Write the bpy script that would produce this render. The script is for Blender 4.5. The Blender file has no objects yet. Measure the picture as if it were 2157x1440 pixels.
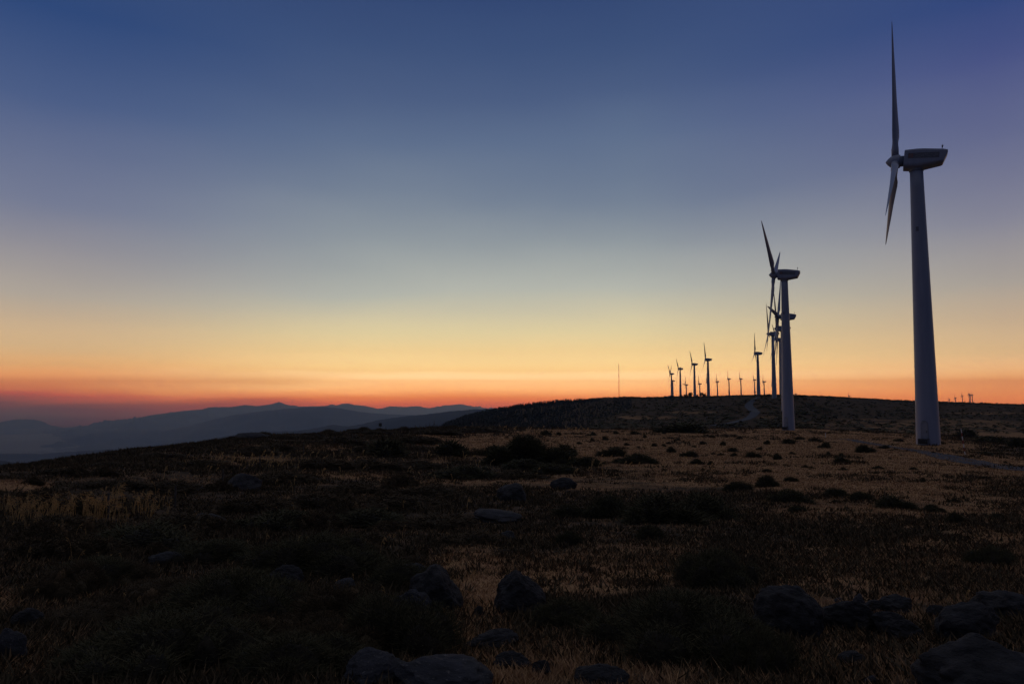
import bpy, bmesh, math, random
import numpy as np
from mathutils import Vector, Matrix, noise as mnoise

random.seed(7)
rng = np.random.default_rng(7)
scn = bpy.context.scene
C = scn.collection
R = math.radians

# ------------------------------------------------------------------ camera
W, H, F = 2157.0, 1440.0, 1438.0            # the photograph's own pixel grid (24 mm on full frame)
CX, CY, HOR = W / 2, H / 2, 825.0
PITCH = math.atan((HOR - CY) / F)
cam = bpy.data.cameras.new('camera')
cam.sensor_width = 36.0
cam.lens = 36.0 * F / W
cam.clip_start, cam.clip_end = 0.1, 300000.0
cam_ob = bpy.data.objects.new('camera', cam)
cam_ob.rotation_euler = (R(90) + PITCH, 0, 0)
C.objects.link(cam_ob)
scn.camera = cam_ob
CP, SP = math.cos(PITCH), math.sin(PITCH)


def lin(c):
    return tuple(((x / 255) / 12.92 if x / 255 <= 0.04045 else ((x / 255 + 0.055) / 1.055) ** 2.4) for x in c) + (1.0,)


def ray(u, v):
    a, b = (u - CX) / F, (CY - v) / F
    return Vector((a, CP - b * SP, SP + b * CP))


def pix(u, v, y):                            # the point y metres ahead of the camera that falls on photo pixel u, v
    d = ray(u, v)
    return d * (y / d.y)


def slope(v):
    b = (CY - v) / F
    return (SP + b * CP) / (CP - b * SP)


def elev(u, v):
    d = ray(u, v)
    return math.degrees(math.asin(d.z / d.length))


# ------------------------------------------------------------------ sky (world), exposure
scn.view_settings.view_transform = 'Standard'
scn.view_settings.look = 'None'
scn.view_settings.exposure = 0.0
scn.view_settings.gamma = 1.0
scn.cycles.use_denoising = True
scn.cycles.max_bounces = 6
scn.cycles.diffuse_bounces = 3
scn.cycles.volume_bounces = 1
world = bpy.data.worlds.new('World')
scn.world = world
world.use_nodes = True
wt = world.node_tree
wt.nodes.clear()


def N(tree, kind, **kw):
    n = tree.nodes.new(kind)
    for k, val in kw.items():
        setattr(n, k, val)
    return n


def M(tree, op, a, b=None, c=None, clamp=False):
    n = tree.nodes.new('ShaderNodeMath')
    n.operation = op
    n.use_clamp = clamp
    for i, x in enumerate((a, b, c)):
        if x is None:
            continue
        if isinstance(x, (int, float)):
            n.inputs[i].default_value = x
        else:
            tree.links.new(x, n.inputs[i])
    return n.outputs[0]


def smooth_range(tree, x, a, b, kind='SMOOTHSTEP'):
    n = tree.nodes.new('ShaderNodeMapRange')
    n.interpolation_type = kind
    n.inputs[1].default_value, n.inputs[2].default_value = a, b
    tree.links.new(x, n.inputs[0])
    return n.outputs[0]


def mixc(tree, f, a, b, blend='MIX'):
    n = tree.nodes.new('ShaderNodeMix')
    n.data_type = 'RGBA'
    n.blend_type = blend
    for sock, x in ((n.inputs[0], f), (n.inputs[6], a), (n.inputs[7], b)):
        if isinstance(x, (int, float)):
            sock.default_value = x
        elif isinstance(x, tuple):
            sock.default_value = x
        else:
            tree.links.new(x, sock)
    return n.outputs[2]


def ramp(tree, fac, stops, interp='LINEAR'):
    n = tree.nodes.new('ShaderNodeValToRGB')
    n.color_ramp.interpolation = interp
    el = n.color_ramp.elements
    while len(el) < len(stops):
        el.new(0.5)
    for e, (p, c) in zip(el, sorted(stops)):
        e.position = p
        e.color = c if len(c) == 4 else tuple(c) + (1,)
    tree.links.new(fac, n.inputs[0])
    return n.outputs[0]


tc = N(wt, 'ShaderNodeTexCoord')
sep = N(wt, 'ShaderNodeSeparateXYZ')
wt.links.new(tc.outputs['Generated'], sep.inputs[0])
el_deg = M(wt, 'MULTIPLY', M(wt, 'ARCSINE', sep.outputs[2]), 57.29578)
az_deg = M(wt, 'MULTIPLY', M(wt, 'ARCTAN2', sep.outputs[0], sep.outputs[1]), 57.29578)
# thin smoke bands low in the west: bend the elevation a little with a stretched noise
wm = N(wt, 'ShaderNodeMapping')
wm.inputs['Rotation'].default_value = (0.0, R(5.0), 0.0)
wm.inputs['Scale'].default_value = (1.8, 1.8, 24.0)
wt.links.new(tc.outputs['Generated'], wm.inputs[0])
wn = N(wt, 'ShaderNodeTexNoise')
wn.inputs['Scale'].default_value = 1.6
wn.inputs['Detail'].default_value = 4.0
wt.links.new(wm.outputs[0], wn.inputs[0])
low = smooth_range(wt, el_deg, 7.0, 0.0)
leftw = smooth_range(wt, az_deg, 10.0, -30.0)
bend = M(wt, 'MULTIPLY', M(wt, 'MULTIPLY', M(wt, 'SUBTRACT', wn.outputs[0], 0.5), 2.6), M(wt, 'MULTIPLY', low, M(wt, 'ADD', M(wt, 'MULTIPLY', leftw, 0.92), 0.08)))
wn2 = N(wt, 'ShaderNodeTexNoise')             # uneven high haze
wn2.inputs['Scale'].default_value = 1.7
wn2.inputs['Detail'].default_value = 3.0
wm2 = N(wt, 'ShaderNodeMapping')
wm2.inputs['Rotation'].default_value = (0.0, R(28.0), 0.0)
wm2.inputs['Scale'].default_value = (0.8, 1.0, 2.6)
wt.links.new(tc.outputs['Generated'], wm2.inputs[0])
wt.links.new(wm2.outputs[0], wn2.inputs[0])
uneven = M(wt, 'MULTIPLY', M(wt, 'MULTIPLY', M(wt, 'SUBTRACT', wn2.outputs[0], 0.5), 6.0), smooth_range(wt, el_deg, 0.5, 10.0))
el2 = M(wt, 'ADD', M(wt, 'ADD', el_deg, bend), uneven)
T0, T1 = -6.0, 94.0
tpos = M(wt, 'DIVIDE', M(wt, 'SUBTRACT', el2, T0), T1 - T0)


def P(u, v):
    return (elev(u, v) - T0) / (T1 - T0)


SKY_MID = [(0, (50, 70, 113)), (100, (61, 81, 121)), (200, (75, 93, 129)), (300, (93, 110, 139)), (400, (115, 128, 147)), (500, (145, 153, 158)),
           (600, (178, 180, 170)), (650, (200, 192, 165)), (700, (222, 203, 156)), (740, (238, 204, 143)), (780, (250, 202, 132)),
           (803, (252, 190, 122)), (822, (246, 166, 103)), (838, (218, 120, 71)), (850, (190, 93, 67)), (862, (160, 80, 66)), (885, (120, 70, 68))]
SKY_LEFT = [(0, (47, 72, 120)), (200, (75, 93, 133)), (400, (115, 122, 146)), (500, (146, 143, 149)), (600, (173, 163, 151)), (660, (193, 170, 142)),
            (720, (210, 175, 131)), (765, (218, 163, 110)), (795, (214, 138, 92)), (812, (202, 122, 82)), (830, (178, 88, 64)),
            (850, (117, 76, 72)), (864, (92, 69, 70)), (880, (76, 63, 68)), (900, (60, 58, 67))]
SKY_RIGHT = [(0, (50, 70, 122)), (150, (73, 83, 131)), (300, (98, 104, 138)), (450, (133, 133, 148)), (600, (167, 158, 148)), (680, (192, 167, 138)),
             (742, (213, 175, 128)), (790, (225, 160, 106)), (820, (226, 145, 92)), (840, (222, 130, 82)), (865, (200, 105, 72))]
ZEN = (0.22, 0.217, 0.25, 1)          # zenith brightened out of view above the frame, added to light the ground
HAZE_EXT, HAZE_R, HAZE_TOP, HAZE_L = (1.6e-5, 3.0e-5, 6.0e-5), 43000.0, 700.0, (0.105, 0.078, 0.085)


def stops(tab, u):
    out = []
    for v, c in tab:
        e = math.radians(elev(u, v))
        path = min(HAZE_R * 1.1, HAZE_TOP / max(math.sin(e), 1e-6)) if e > 0 else HAZE_R * 1.1
        col = []
        for x, h, k in zip(lin(c)[:3], HAZE_L, HAZE_EXT):
            tr = math.exp(-k * path)             # the sky is seen through the haze, so it is brighter above it
            col.append(min(max(0.0, (x - (1 - tr) * h) / tr), 2.3))
        out.append((P(u, v), tuple(col) + (1,)))
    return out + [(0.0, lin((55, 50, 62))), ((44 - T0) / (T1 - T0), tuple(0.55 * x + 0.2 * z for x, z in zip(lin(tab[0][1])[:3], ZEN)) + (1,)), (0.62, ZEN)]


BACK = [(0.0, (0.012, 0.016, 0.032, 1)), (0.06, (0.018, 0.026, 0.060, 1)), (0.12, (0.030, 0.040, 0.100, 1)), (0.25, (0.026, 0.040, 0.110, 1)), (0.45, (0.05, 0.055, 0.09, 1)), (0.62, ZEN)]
cm = ramp(wt, tpos, stops(SKY_MID, 1078))
cl = ramp(wt, tpos, stops(SKY_LEFT, 58))
cr = ramp(wt, tpos, stops(SKY_RIGHT, 2118))
cb = ramp(wt, tpos, BACK)
AZL, AZR = -35.3, 35.8
c1 = mixc(wt, smooth_range(wt, az_deg, AZL, -10.0, 'SMOOTHSTEP'), cl, cm)
c2 = mixc(wt, smooth_range(wt, az_deg, 10.0, AZR, 'LINEAR'), c1, cr)
absaz = M(wt, 'ABSOLUTE', az_deg)
c3 = mixc(wt, smooth_range(wt, absaz, 42.0, 125.0), c2, cb)
bg = N(wt, 'ShaderNodeBackground')
wt.links.new(c3, bg.inputs[0])
bg.inputs[1].default_value = 1.0
wo = N(wt, 'ShaderNodeOutputWorld')
wt.links.new(bg.outputs[0], wo.inputs[0])
world.cycles.sampling_method = 'MANUAL'
world.cycles.sample_map_resolution = 1024

# ------------------------------------------------------------------ helpers


def tag(o, label=None, cat=None, group=None, kind=None):
    if label:
        o['label'] = label
    if cat:
        o['category'] = cat
    if group:
        o['group'] = group
    if kind:
        o['kind'] = kind
    return o


def link(name, me, mat=None, parent=None):
    o = bpy.data.objects.new(name, me)
    C.objects.link(o)
    if mat is not None and me is not None and not me.materials:
        me.materials.append(mat)
    if parent is not None:
        o.parent = parent
    return o


def np_mesh(name, verts, faces, smooth=False):
    """verts (n,3) array, faces (m,k) array (k = 3 or 4)."""
    me = bpy.data.meshes.new(name)
    verts = np.asarray(verts, dtype=np.float32)
    faces = np.asarray(faces, dtype=np.int32)
    m, k = faces.shape
    me.vertices.add(len(verts))
    me.vertices.foreach_set('co', verts.ravel())
    me.loops.add(m * k)
    me.loops.foreach_set('vertex_index', faces.ravel())
    me.polygons.add(m)
    me.polygons.foreach_set('loop_start', np.arange(0, m * k, k, dtype=np.int32))
    me.polygons.foreach_set('loop_total', np.full(m, k, dtype=np.int32))
    if smooth:
        me.polygons.foreach_set('use_smooth', np.ones(m, dtype=bool))
    me.update()
    me.validate()
    return me


def bm_mesh(name, bm, smooth=False):
    me = bpy.data.meshes.new(name)
    bmesh.ops.recalc_face_normals(bm, faces=bm.faces)
    bm.to_mesh(me)
    bm.free()
    if smooth:
        me.polygons.foreach_set('use_smooth', np.ones(len(me.polygons), dtype=bool))
    return me


def add_box(bm, x0, x1, y0, y1, z0, z1):
    vs = [bm.verts.new(p) for p in ((x0, y0, z0), (x1, y0, z0), (x1, y1, z0), (x0, y1, z0), (x0, y0, z1), (x1, y0, z1), (x1, y1, z1), (x0, y1, z1))]
    for f in ((0, 3, 2, 1), (4, 5, 6, 7), (0, 1, 5, 4), (1, 2, 6, 5), (2, 3, 7, 6), (3, 0, 4, 7)):
        bm.faces.new([vs[i] for i in f])
    return vs


def add_tube(bm, p, q, r0, r1=None, n=8, cap=True):
    r1 = r0 if r1 is None else r1
    p, q = Vector(p), Vector(q)
    d = (q - p).normalized()
    s = d.orthogonal().normalized()
    t = d.cross(s)
    A = [bm.verts.new(p + (s * math.cos(2 * math.pi * i / n) + t * math.sin(2 * math.pi * i / n)) * r0) for i in range(n)]
    B = [bm.verts.new(q + (s * math.cos(2 * math.pi * i / n) + t * math.sin(2 * math.pi * i / n)) * r1) for i in range(n)]
    for i in range(n):
        j = (i + 1) % n
        bm.faces.new((A[i], A[j], B[j], B[i]))
    if cap:
        bm.faces.new(A[::-1])
        bm.faces.new(B)


def add_loft(bm, sections, cap=True):
    rows = [[bm.verts.new(p) for p in s] for s in sections]
    n = len(rows[0])
    for a, b in zip(rows, rows[1:]):
        for i in range(n):
            j = (i + 1) % n
            bm.faces.new((a[i], a[j], b[j], b[i]))
    if cap:
        bm.faces.new(rows[0][::-1])
        bm.faces.new(rows[-1])


def fbm2(x, y, seed=0, octaves=4, gain=0.5):
    """value noise in numpy, about -1..1"""
    x = np.asarray(x, dtype=np.float64)
    y = np.asarray(y, dtype=np.float64)
    out = np.zeros_like(x)
    amp, tot = 1.0, 0.0
    for o in range(octaves):
        xi, yi = np.floor(x), np.floor(y)
        xf, yf = x - xi, y - yi
        xf = xf * xf * (3 - 2 * xf)
        yf = yf * yf * (3 - 2 * yf)

        def h(a, b):
            n = (a.astype(np.int64) * 374761393 + b.astype(np.int64) * 668265263 + (seed + o * 17) * 1274126177) & 0x7fffffff
            n = ((n ^ (n >> 13)) * 1274126177) & 0x7fffffff
            return ((n ^ (n >> 16)) & 0xffff) / 32767.5 - 1.0
        v = (h(xi, yi) * (1 - xf) + h(xi + 1, yi) * xf) * (1 - yf) + (h(xi, yi + 1) * (1 - xf) + h(xi + 1, yi + 1) * xf) * yf
        out += v * amp
        tot += amp
        amp *= gain
        x, y = x * 2.03 + 11.3, y * 2.03 + 5.7
    return out / tot


# ------------------------------------------------------------------ materials


def new_mat(name):
    m = bpy.data.materials.new(name)
    m.use_nodes = True
    t = m.node_tree
    b = t.nodes['Principled BSDF']
    b.inputs['Specular IOR Level'].default_value = 0.25
    return m, t, b


def noise_tex(t, scale, detail=4.0, rough=0.55, coord='Object', stretch=None):
    tcn = N(t, 'ShaderNodeTexCoord')
    n = N(t, 'ShaderNodeTexNoise')
    n.inputs['Scale'].default_value = scale
    n.inputs['Detail'].default_value = detail
    n.inputs['Roughness'].default_value = rough
    src = tcn.outputs[coord]
    if stretch:
        mp = N(t, 'ShaderNodeMapping')
        mp.inputs['Scale'].default_value = stretch
        t.links.new(src, mp.inputs[0])
        src = mp.outputs[0]
    t.links.new(src, n.inputs['Vector'])
    return n.outputs[0]


def bump(t, b, height, strength=0.4, dist=0.05):
    n = N(t, 'ShaderNodeBump')
    n.inputs['Strength'].default_value = strength
    n.inputs['Distance'].default_value = dist
    t.links.new(height, n.inputs['Height'])
    t.links.new(n.outputs[0], b.inputs['Normal'])


def noisy_mat(name, c0, c1, scale, rough=0.9, bumps=None, detail=5.0, spec=0.2, stretch=None):
    m, t, b = new_mat(name)
    n = noise_tex(t, scale, detail, 0.6, stretch=stretch)
    t.links.new(ramp(t, n, [(0.32, c0), (0.68, c1)]), b.inputs['Base Color'])
    b.inputs['Roughness'].default_value = rough
    b.inputs['Specular IOR Level'].default_value = spec
    if bumps:
        bump(t, b, noise_tex(t, bumps[0], 6.0, 0.65), bumps[1], bumps[2])
    return m


def island_mat(name, cols, rough=0.8, spec=0.1):
    m, t, b = new_mat(name)
    g = N(t, 'ShaderNodeNewGeometry')
    k = len(cols) - 1
    t.links.new(ramp(t, g.outputs['Random Per Island'], [(i / k, c) for i, c in enumerate(cols)]), b.inputs['Base Color'])
    b.inputs['Roughness'].default_value = rough
    b.inputs['Specular IOR Level'].default_value = spec
    return m


# ground: dry grass and dark heath mixed by a vegetation attribute and noise
m_ground, t, b = new_mat('dry_grass_and_heath')
at = N(t, 'ShaderNodeAttribute', attribute_name='dry')
n1 = noise_tex(t, 1.1, 7.0, 0.65)
n2 = noise_tex(t, 0.16, 6.0, 0.6)
n3 = noise_tex(t, 9.0, 6.0, 0.7)
n4 = noise_tex(t, 0.035, 5.0, 0.6)
n5 = noise_tex(t, 0.45, 5.0, 0.6, stretch=(0.22, 1.0, 1.0))
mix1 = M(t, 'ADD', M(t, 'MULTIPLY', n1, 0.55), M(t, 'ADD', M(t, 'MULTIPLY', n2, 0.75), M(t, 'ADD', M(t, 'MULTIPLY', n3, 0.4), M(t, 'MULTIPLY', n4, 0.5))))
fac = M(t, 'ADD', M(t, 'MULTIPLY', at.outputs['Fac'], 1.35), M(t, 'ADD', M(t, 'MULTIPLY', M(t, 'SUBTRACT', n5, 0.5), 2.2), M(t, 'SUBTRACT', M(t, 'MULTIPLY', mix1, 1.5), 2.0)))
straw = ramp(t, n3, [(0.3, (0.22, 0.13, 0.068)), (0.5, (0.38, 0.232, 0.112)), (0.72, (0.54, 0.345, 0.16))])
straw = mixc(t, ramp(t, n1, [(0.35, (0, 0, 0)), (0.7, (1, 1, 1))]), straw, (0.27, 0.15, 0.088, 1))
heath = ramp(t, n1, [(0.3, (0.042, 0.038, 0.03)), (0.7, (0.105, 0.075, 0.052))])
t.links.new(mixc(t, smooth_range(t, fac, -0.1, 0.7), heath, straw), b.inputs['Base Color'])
b.inputs['Roughness'].default_value = 1.0
b.inputs['Specular IOR Level'].default_value = 0.0
bump(t, b, M(t, 'ADD', n3, n1), 0.5, 0.08)

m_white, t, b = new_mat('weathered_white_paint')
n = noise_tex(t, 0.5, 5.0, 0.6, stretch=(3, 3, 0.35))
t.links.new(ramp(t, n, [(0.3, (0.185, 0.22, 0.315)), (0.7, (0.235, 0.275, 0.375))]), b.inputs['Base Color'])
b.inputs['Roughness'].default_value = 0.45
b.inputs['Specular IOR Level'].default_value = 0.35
m_seam = noisy_mat('painted_seam', (0.16, 0.18, 0.22), (0.20, 0.22, 0.26), 3.0, 0.5)
m_door = noisy_mat('painted_door', (0.19, 0.21, 0.26), (0.24, 0.26, 0.31), 2.0, 0.5)
m_steel = noisy_mat('dark_steel', (0.03, 0.03, 0.032), (0.06, 0.058, 0.055), 6.0, 0.6)
m_letter = noisy_mat('dark_band', (0.10, 0.115, 0.15), (0.125, 0.14, 0.18), 4.0, 0.6)
m_emblem = noisy_mat('red_emblem', (0.17, 0.10, 0.11), (0.20, 0.12, 0.12), 4.0, 0.6)
m_rock = None
m_rock, t, b = new_mat('lichened_granite')
n1 = noise_tex(t, 3.0, 8.0, 0.65)
n2 = noise_tex(t, 14.0, 6.0, 0.7)
n3 = noise_tex(t, 1.2, 4.0, 0.5)
base = ramp(t, n1, [(0.3, (0.022, 0.024, 0.03)), (0.55, (0.042, 0.044, 0.052)), (0.75, (0.075, 0.076, 0.083))])
base = mixc(t, ramp(t, n2, [(0.58, (0, 0, 0)), (0.66, (1, 1, 1))]), base, (0.12, 0.12, 0.12, 1))
base = mixc(t, ramp(t, n3, [(0.5, (0, 0, 0)), (0.65, (1, 1, 1))]), base, (0.032, 0.034, 0.032, 1))
t.links.new(base, b.inputs['Base Color'])
b.inputs['Roughness'].default_value = 0.95
bump(t, b, M(t, 'ADD', n1, M(t, 'MULTIPLY', n2, 0.4)), 0.9, 0.06)
m_twigs = noisy_mat('dark_twigs', (0.012, 0.011, 0.008), (0.03, 0.026, 0.018), 9.0, 1.0)
m_rock_dark = noisy_mat('mossy_dark_granite', (0.018, 0.019, 0.022), (0.056, 0.056, 0.058), 5.0, 0.95, (7.0, 1.0, 0.10), 9.0)
m_bush = island_mat('broom_foliage', [(0.044, 0.042, 0.024), (0.068, 0.064, 0.034), (0.056, 0.056, 0.030), (0.10, 0.080, 0.042)], 0.85)
m_bush_dry = island_mat('brown_shrub_foliage', [(0.046, 0.038, 0.023), (0.075, 0.054, 0.031), (0.058, 0.048, 0.028), (0.12, 0.078, 0.042)], 0.85)
m_grass = island_mat('dry_grass_blades', [(0.16, 0.095, 0.055), (0.36, 0.215, 0.105), (0.25, 0.135, 0.08), (0.46, 0.29, 0.14), (0.30, 0.18, 0.09)], 0.7)
m_oat = island_mat('golden_seed_heads', [(0.46, 0.27, 0.10), (0.70, 0.44, 0.16), (0.56, 0.33, 0.14), (0.80, 0.54, 0.22)], 0.6)
m_wood = noisy_mat('grey_post_wood', (0.05, 0.045, 0.04), (0.11, 0.10, 0.09), 4.0, 0.9)
m_conifer = island_mat('conifer_foliage', [(0.046, 0.052, 0.050), (0.068, 0.074, 0.066), (0.056, 0.062, 0.058)], 0.9)
m_bark = noisy_mat('bark', (0.03, 0.024, 0.02), (0.06, 0.05, 0.04), 3.0, 0.95)
m_road = noisy_mat('gravel_road', (0.036, 0.041, 0.054), (0.06, 0.064, 0.08), 0.9, 0.95, (6.0, 0.4, 0.05))
m_mount = noisy_mat('far_mountain_slopes', (0.018, 0.021, 0.022), (0.045, 0.046, 0.043), 0.0006, 1.0)
m_valley = noisy_mat('valley_floor', (0.05, 0.05, 0.045), (0.10, 0.095, 0.08), 0.0004, 1.0)

# ------------------------------------------------------------------ turbines: where they stand
YAW = R(-28.5)                                 # every nacelle points the same way
NOSE = Vector((-math.cos(YAW), -math.sin(YAW), 0))
HUB_H, HUB_OUT = 45.0, 2.85
G1 = 'wind turbines along the plateau'
TURB = [  # hub u, hub v, distance, blade angles from upright, label
    (1886, 341, 107.5, (-5, 115, -125), 'nearest and tallest wind turbine, its tower with an arched door and steps'),
    (1630, 579, 198, (-58, 62, 182), 'second nearest wind turbine with one blade pointing down along its tower'),
    (1638.5, 667, 285, (-85, 35, 155), 'turbine just behind the second tower with a blade pointing flat to the left'),
    (1636, 692, 372, (-25, 95, 215), 'turbine behind the second tower, its nacelle the lower of two sticking out right'),
    (1618.5, 703, 478, (-21, 99, -141), 'dark turbine whose whole tower shows just left of the second tower'),
    (1635, 715, 558, (-60, 60, 180), 'turbine in the narrow gap left of the second tower with its nacelle half hidden'),
    (1590, 744, 742, (-5, 115, -125), 'lone slim turbine rising where the gravel road meets the ridge'),
    (1486, 757, 840, (-20, 100, -140), 'tallest of the four ridge turbines beside the mast, the one farthest from it'),
    (1458, 767, 950, (-35, 85, -155), 'second tallest of the four ridge turbines, beside a rounded tree at its foot'),
    (1429, 776.5, 1130, (-40, 80, -160), 'third tallest of the four ridge turbines, standing among small treetops'),
    (1411, 787, 1310, (-38, 40, -160), 'shortest of the four ridge turbines and the one closest to the mast'),
    (1414.5, 801.5, 1600, (-30, 90, 210), 'tiny turbine directly behind the tower of the ridge turbine closest to the mast'),
    (1443, 810, 1620, (12, -86, 132), 'tiny squat turbine between two ridge turbines with a blade flat to the left'),
    (1471.5, 808, 1660, (-5, 115, -125), 'tiny turbine between the two tallest of the four ridge turbines'),
    (1488, 804.5, 1700, (-2, 118, -122), 'tiny turbine hidden behind the tower of the tallest ridge turbine'),
    (1508.5, 803.5, 1720, (15, 135, -105), 'first tiny turbine in the open stretch of ridge before the gravel road'),
    (1533, 797.5, 1740, (-3, 117, -123), 'middle one of three tiny turbines in the open stretch of ridge'),
    (1558, 797.5, 1760, (2, 122, -118), 'last of three tiny turbines in the open stretch of ridge before the road'),
    (1587, 799.5, 1850, (-20, 100, 220), 'tiny turbine touching the left of the lone slim turbine on the road ridge'),
    (1607, 803.5, 1850, (0, 120, 240), 'tiny turbine alone just right of the lone slim turbine'),
    (1625.5, 811, 1950, (5, 125, 245), 'tiny turbine half hidden by the tower left of the second turbine'),
    (1588.5, 825.5, 2600, (0, 120, 240), 'farthest speck of a turbine low behind the foot of the lone slim turbine'),
    (1674.5, 829.5, 2600, (15, 135, 255), 'speck of a turbine peeking over the ridge right beside the second tower'),
    (1787, 833, 2900, (0, 120, 240), 'speck of a turbine peeking over the ridge midway between the two big towers'),
    (1998, 841, 3150, (20, 140, 260), 'lowest of the little cluster of turbines on the horizon past the nearest tower'),
    (2011, 837.5, 3050, (-4, 116, 236), 'second lowest in the little horizon cluster past the nearest tower'),
    (2025.5, 833, 3000, (-6, 114, 234), 'middle turbine of the little horizon cluster past the nearest tower'),
    (2039.5, 830, 2900, (-10, 110, 230), 'thickest pair member in the horizon cluster, its nacelle the highest there'),
    (2042.5, 831.8, 2950, (60, 180, 300), 'turbine hidden behind its twin in the horizon cluster past the nearest tower'),
    (2046.5, 831, 2950, (12, 132, 252), 'last turbine of the horizon cluster with a blade leaning out to the right'),
]
turb_pos = []
for u, v, d, ph, lab in TURB:
    hub = pix(u, v, d)
    base = hub - NOSE * HUB_OUT
    turb_pos.append(Vector((base.x, base.y, hub.z - HUB_H)))

# ------------------------------------------------------------------ ground shape
NEAR = [(1, None, -1.65), (2.5, None, -1.9), (4.5, None, -2.2)]
NV = [(6, 1440), (10, 1292), (15, 1190), (22, 1112), (30, 1060), (40, 1020), (60, 975), (80, 952)]
COLS = {
    -900: [(6, 1440), (10, 1300), (16, 1180), (24, 1090), (32, 1055), (45, 1060), (100, 1100), (6000, 1060)],
    -300: [(6, 1440), (10, 1290), (16, 1160), (24, 1075), (30, 1035), (36, 1022), (46, 1025), (100, 1080), (300, 1080), (6000, 1060)],
    0: [(6, 1440), (10, 1282), (16, 1140), (22, 1062), (28, 1016), (34, 994), (40, 986), (48, 986), (65, 998), (100, 1030), (200, 1060), (6000, 1060)],
    150: [(6, 1440), (10, 1285), (16, 1150), (25, 1050), (35, 995), (45, 973), (52, 966), (62, 966), (90, 985), (150, 1020), (300, 1050), (6000, 1060)],
    300: [(6, 1440), (10, 1290), (16, 1160), (25, 1062), (35, 1003), (45, 970), (55, 953), (65, 946.5), (76, 947), (120, 968), (200, 1000), (400, 1040), (6000, 1060)],
    430: [(6, 1440), (10, 1295), (16, 1170), (25, 1078), (40, 995), (55, 956), (70, 938), (82, 932), (95, 932), (140, 945), (250, 990), (400, 1030), (6000, 1060)],
    560: [(6, 1440), (10, 1300), (16, 1175), (25, 1085), (40, 1003), (60, 953), (75, 933), (90, 921), (100, 917.5), (115, 917.5), (150, 925), (250, 960), (400, 1000), (1000, 1060), (6000, 1060)],
    760: [(6, 1440), (10, 1295), (16, 1180), (25, 1090), (40, 1012), (60, 963), (80, 939), (100, 923), (120, 913), (135, 909), (150, 909), (200, 916), (300, 940), (500, 980), (1000, 1060), (6000, 1060)],
    930: NV[:-2] + [(60, 971), (80, 949), (100, 932), (130, 914), (150, 905), (170, 900), (185, 899), (220, 904), (300, 916), (420, 915), (600, 903), (700, 896), (800, 902), (1000, 930), (2000, 1060), (6000, 1060)],
    1000: NV[:-2] + [(60, 972), (80, 949), (100, 932), (130, 917), (150, 909), (180, 903), (200, 902), (250, 905), (330, 903), (450, 893), (600, 878), (700, 872), (800, 876), (1000, 900), (2000, 1000), (3000, 1060), (6000, 1060)],
    1100: NV + [(100, 933), (130, 917), (160, 907), (190, 903), (220, 903), (280, 905), (350, 900), (450, 885), (580, 866), (680, 857), (760, 857), (1000, 875), (2000, 950), (3000, 1000), (6000, 1060)],
    1200: NV + [(100, 934), (130, 919), (160, 908), (200, 904), (250, 905), (350, 897), (450, 878), (580, 855), (680, 845), (750, 843.5), (1000, 852), (1600, 870), (3000, 900), (6000, 1060)],
    1300: NV + [(100, 934), (130, 920), (160, 909), (200, 905), (250, 906), (350, 893), (450, 872), (560, 850), (680, 837), (760, 835.5), (900, 838), (1600, 848), (3000, 870), (6000, 1060)],
    1400: NV + [(100, 934), (130, 920), (160, 909), (200, 905), (260, 905), (350, 892), (450, 870), (560, 850), (680, 839), (790, 837), (950, 836.5), (1150, 836.5), (1320, 838), (1700, 847), (3000, 870), (6000, 1060)],
    1500: NV + [(100, 934), (130, 920), (160, 909), (200, 904), (260, 902), (350, 885), (450, 860), (560, 843), (680, 836), (800, 834), (860, 834), (1000, 837), (1700, 847), (3000, 870), (6000, 1060)],
    1640: NV + [(100, 934), (130, 920), (160, 909), (197, 904), (235, 905), (285, 898), (370, 870), (420, 855), (480, 841), (560, 832.5), (640, 831), (750, 831.5), (900, 834), (1700, 846), (3000, 860), (6000, 1060)],
    1740: NV + [(100, 934), (130, 922), (160, 912), (200, 907), (240, 908), (300, 903), (370, 886), (450, 863), (560, 844), (680, 836), (800, 834.5), (1000, 838), (1700, 848), (3000, 856), (6000, 1060)],
    1950: NV[:-1] + [(80, 952), (110, 930), (140, 922), (180, 917), (220, 917), (300, 905), (400, 885), (500, 867), (620, 851), (720, 846), (850, 846.5), (1600, 850), (3000, 852), (4000, 854), (6000, 1000)],
    2157: NV[:-2] + [(60, 985), (80, 962), (110, 943), (140, 934), (180, 929), (220, 927), (300, 912), (400, 892), (500, 873), (650, 856), (780, 852.5), (1000, 853), (2000, 854), (3000, 855), (4000, 857), (6000, 1000)],
    2600: NV[:-2] + [(60, 988), (80, 968), (110, 950), (140, 942), (180, 938), (220, 935), (300, 922), (400, 902), (500, 885), (650, 868), (780, 862), (2000, 862), (4000, 866), (6000, 1000)],
    3400: NV[:-2] + [(60, 990), (80, 970), (110, 955), (140, 945), (180, 940), (300, 925), (500, 895), (780, 872), (4000, 872), (6000, 1000)],
}
GY = np.exp(np.linspace(0, math.log(6200), 420))
GU = np.linspace(-900, 3400, 216)
cu = sorted(COLS)
tab = []
for u in cu:
    ys = [a for a, _, _ in NEAR] + [a for a, _ in COLS[u]]
    zs = [z for _, _, z in NEAR] + [a * slope(v) for a, v in COLS[u]]
    # slopes, not heights, vary gently: interpolate z/y
    s = np.interp(np.log(GY), np.log(ys), np.array(zs) / np.array(ys))
    k = np.array([1, 2, 3, 2, 1]) / 9.0
    s = np.convolve(np.pad(s, 2, mode='edge'), k, mode='valid')
    tab.append(s)
tab = np.array(tab)
GS = np.array([[0.0]])
GS = np.stack([np.interp(GU, cu, tab[:, j]) for j in range(len(GY))], axis=1)     # (u, y)
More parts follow.
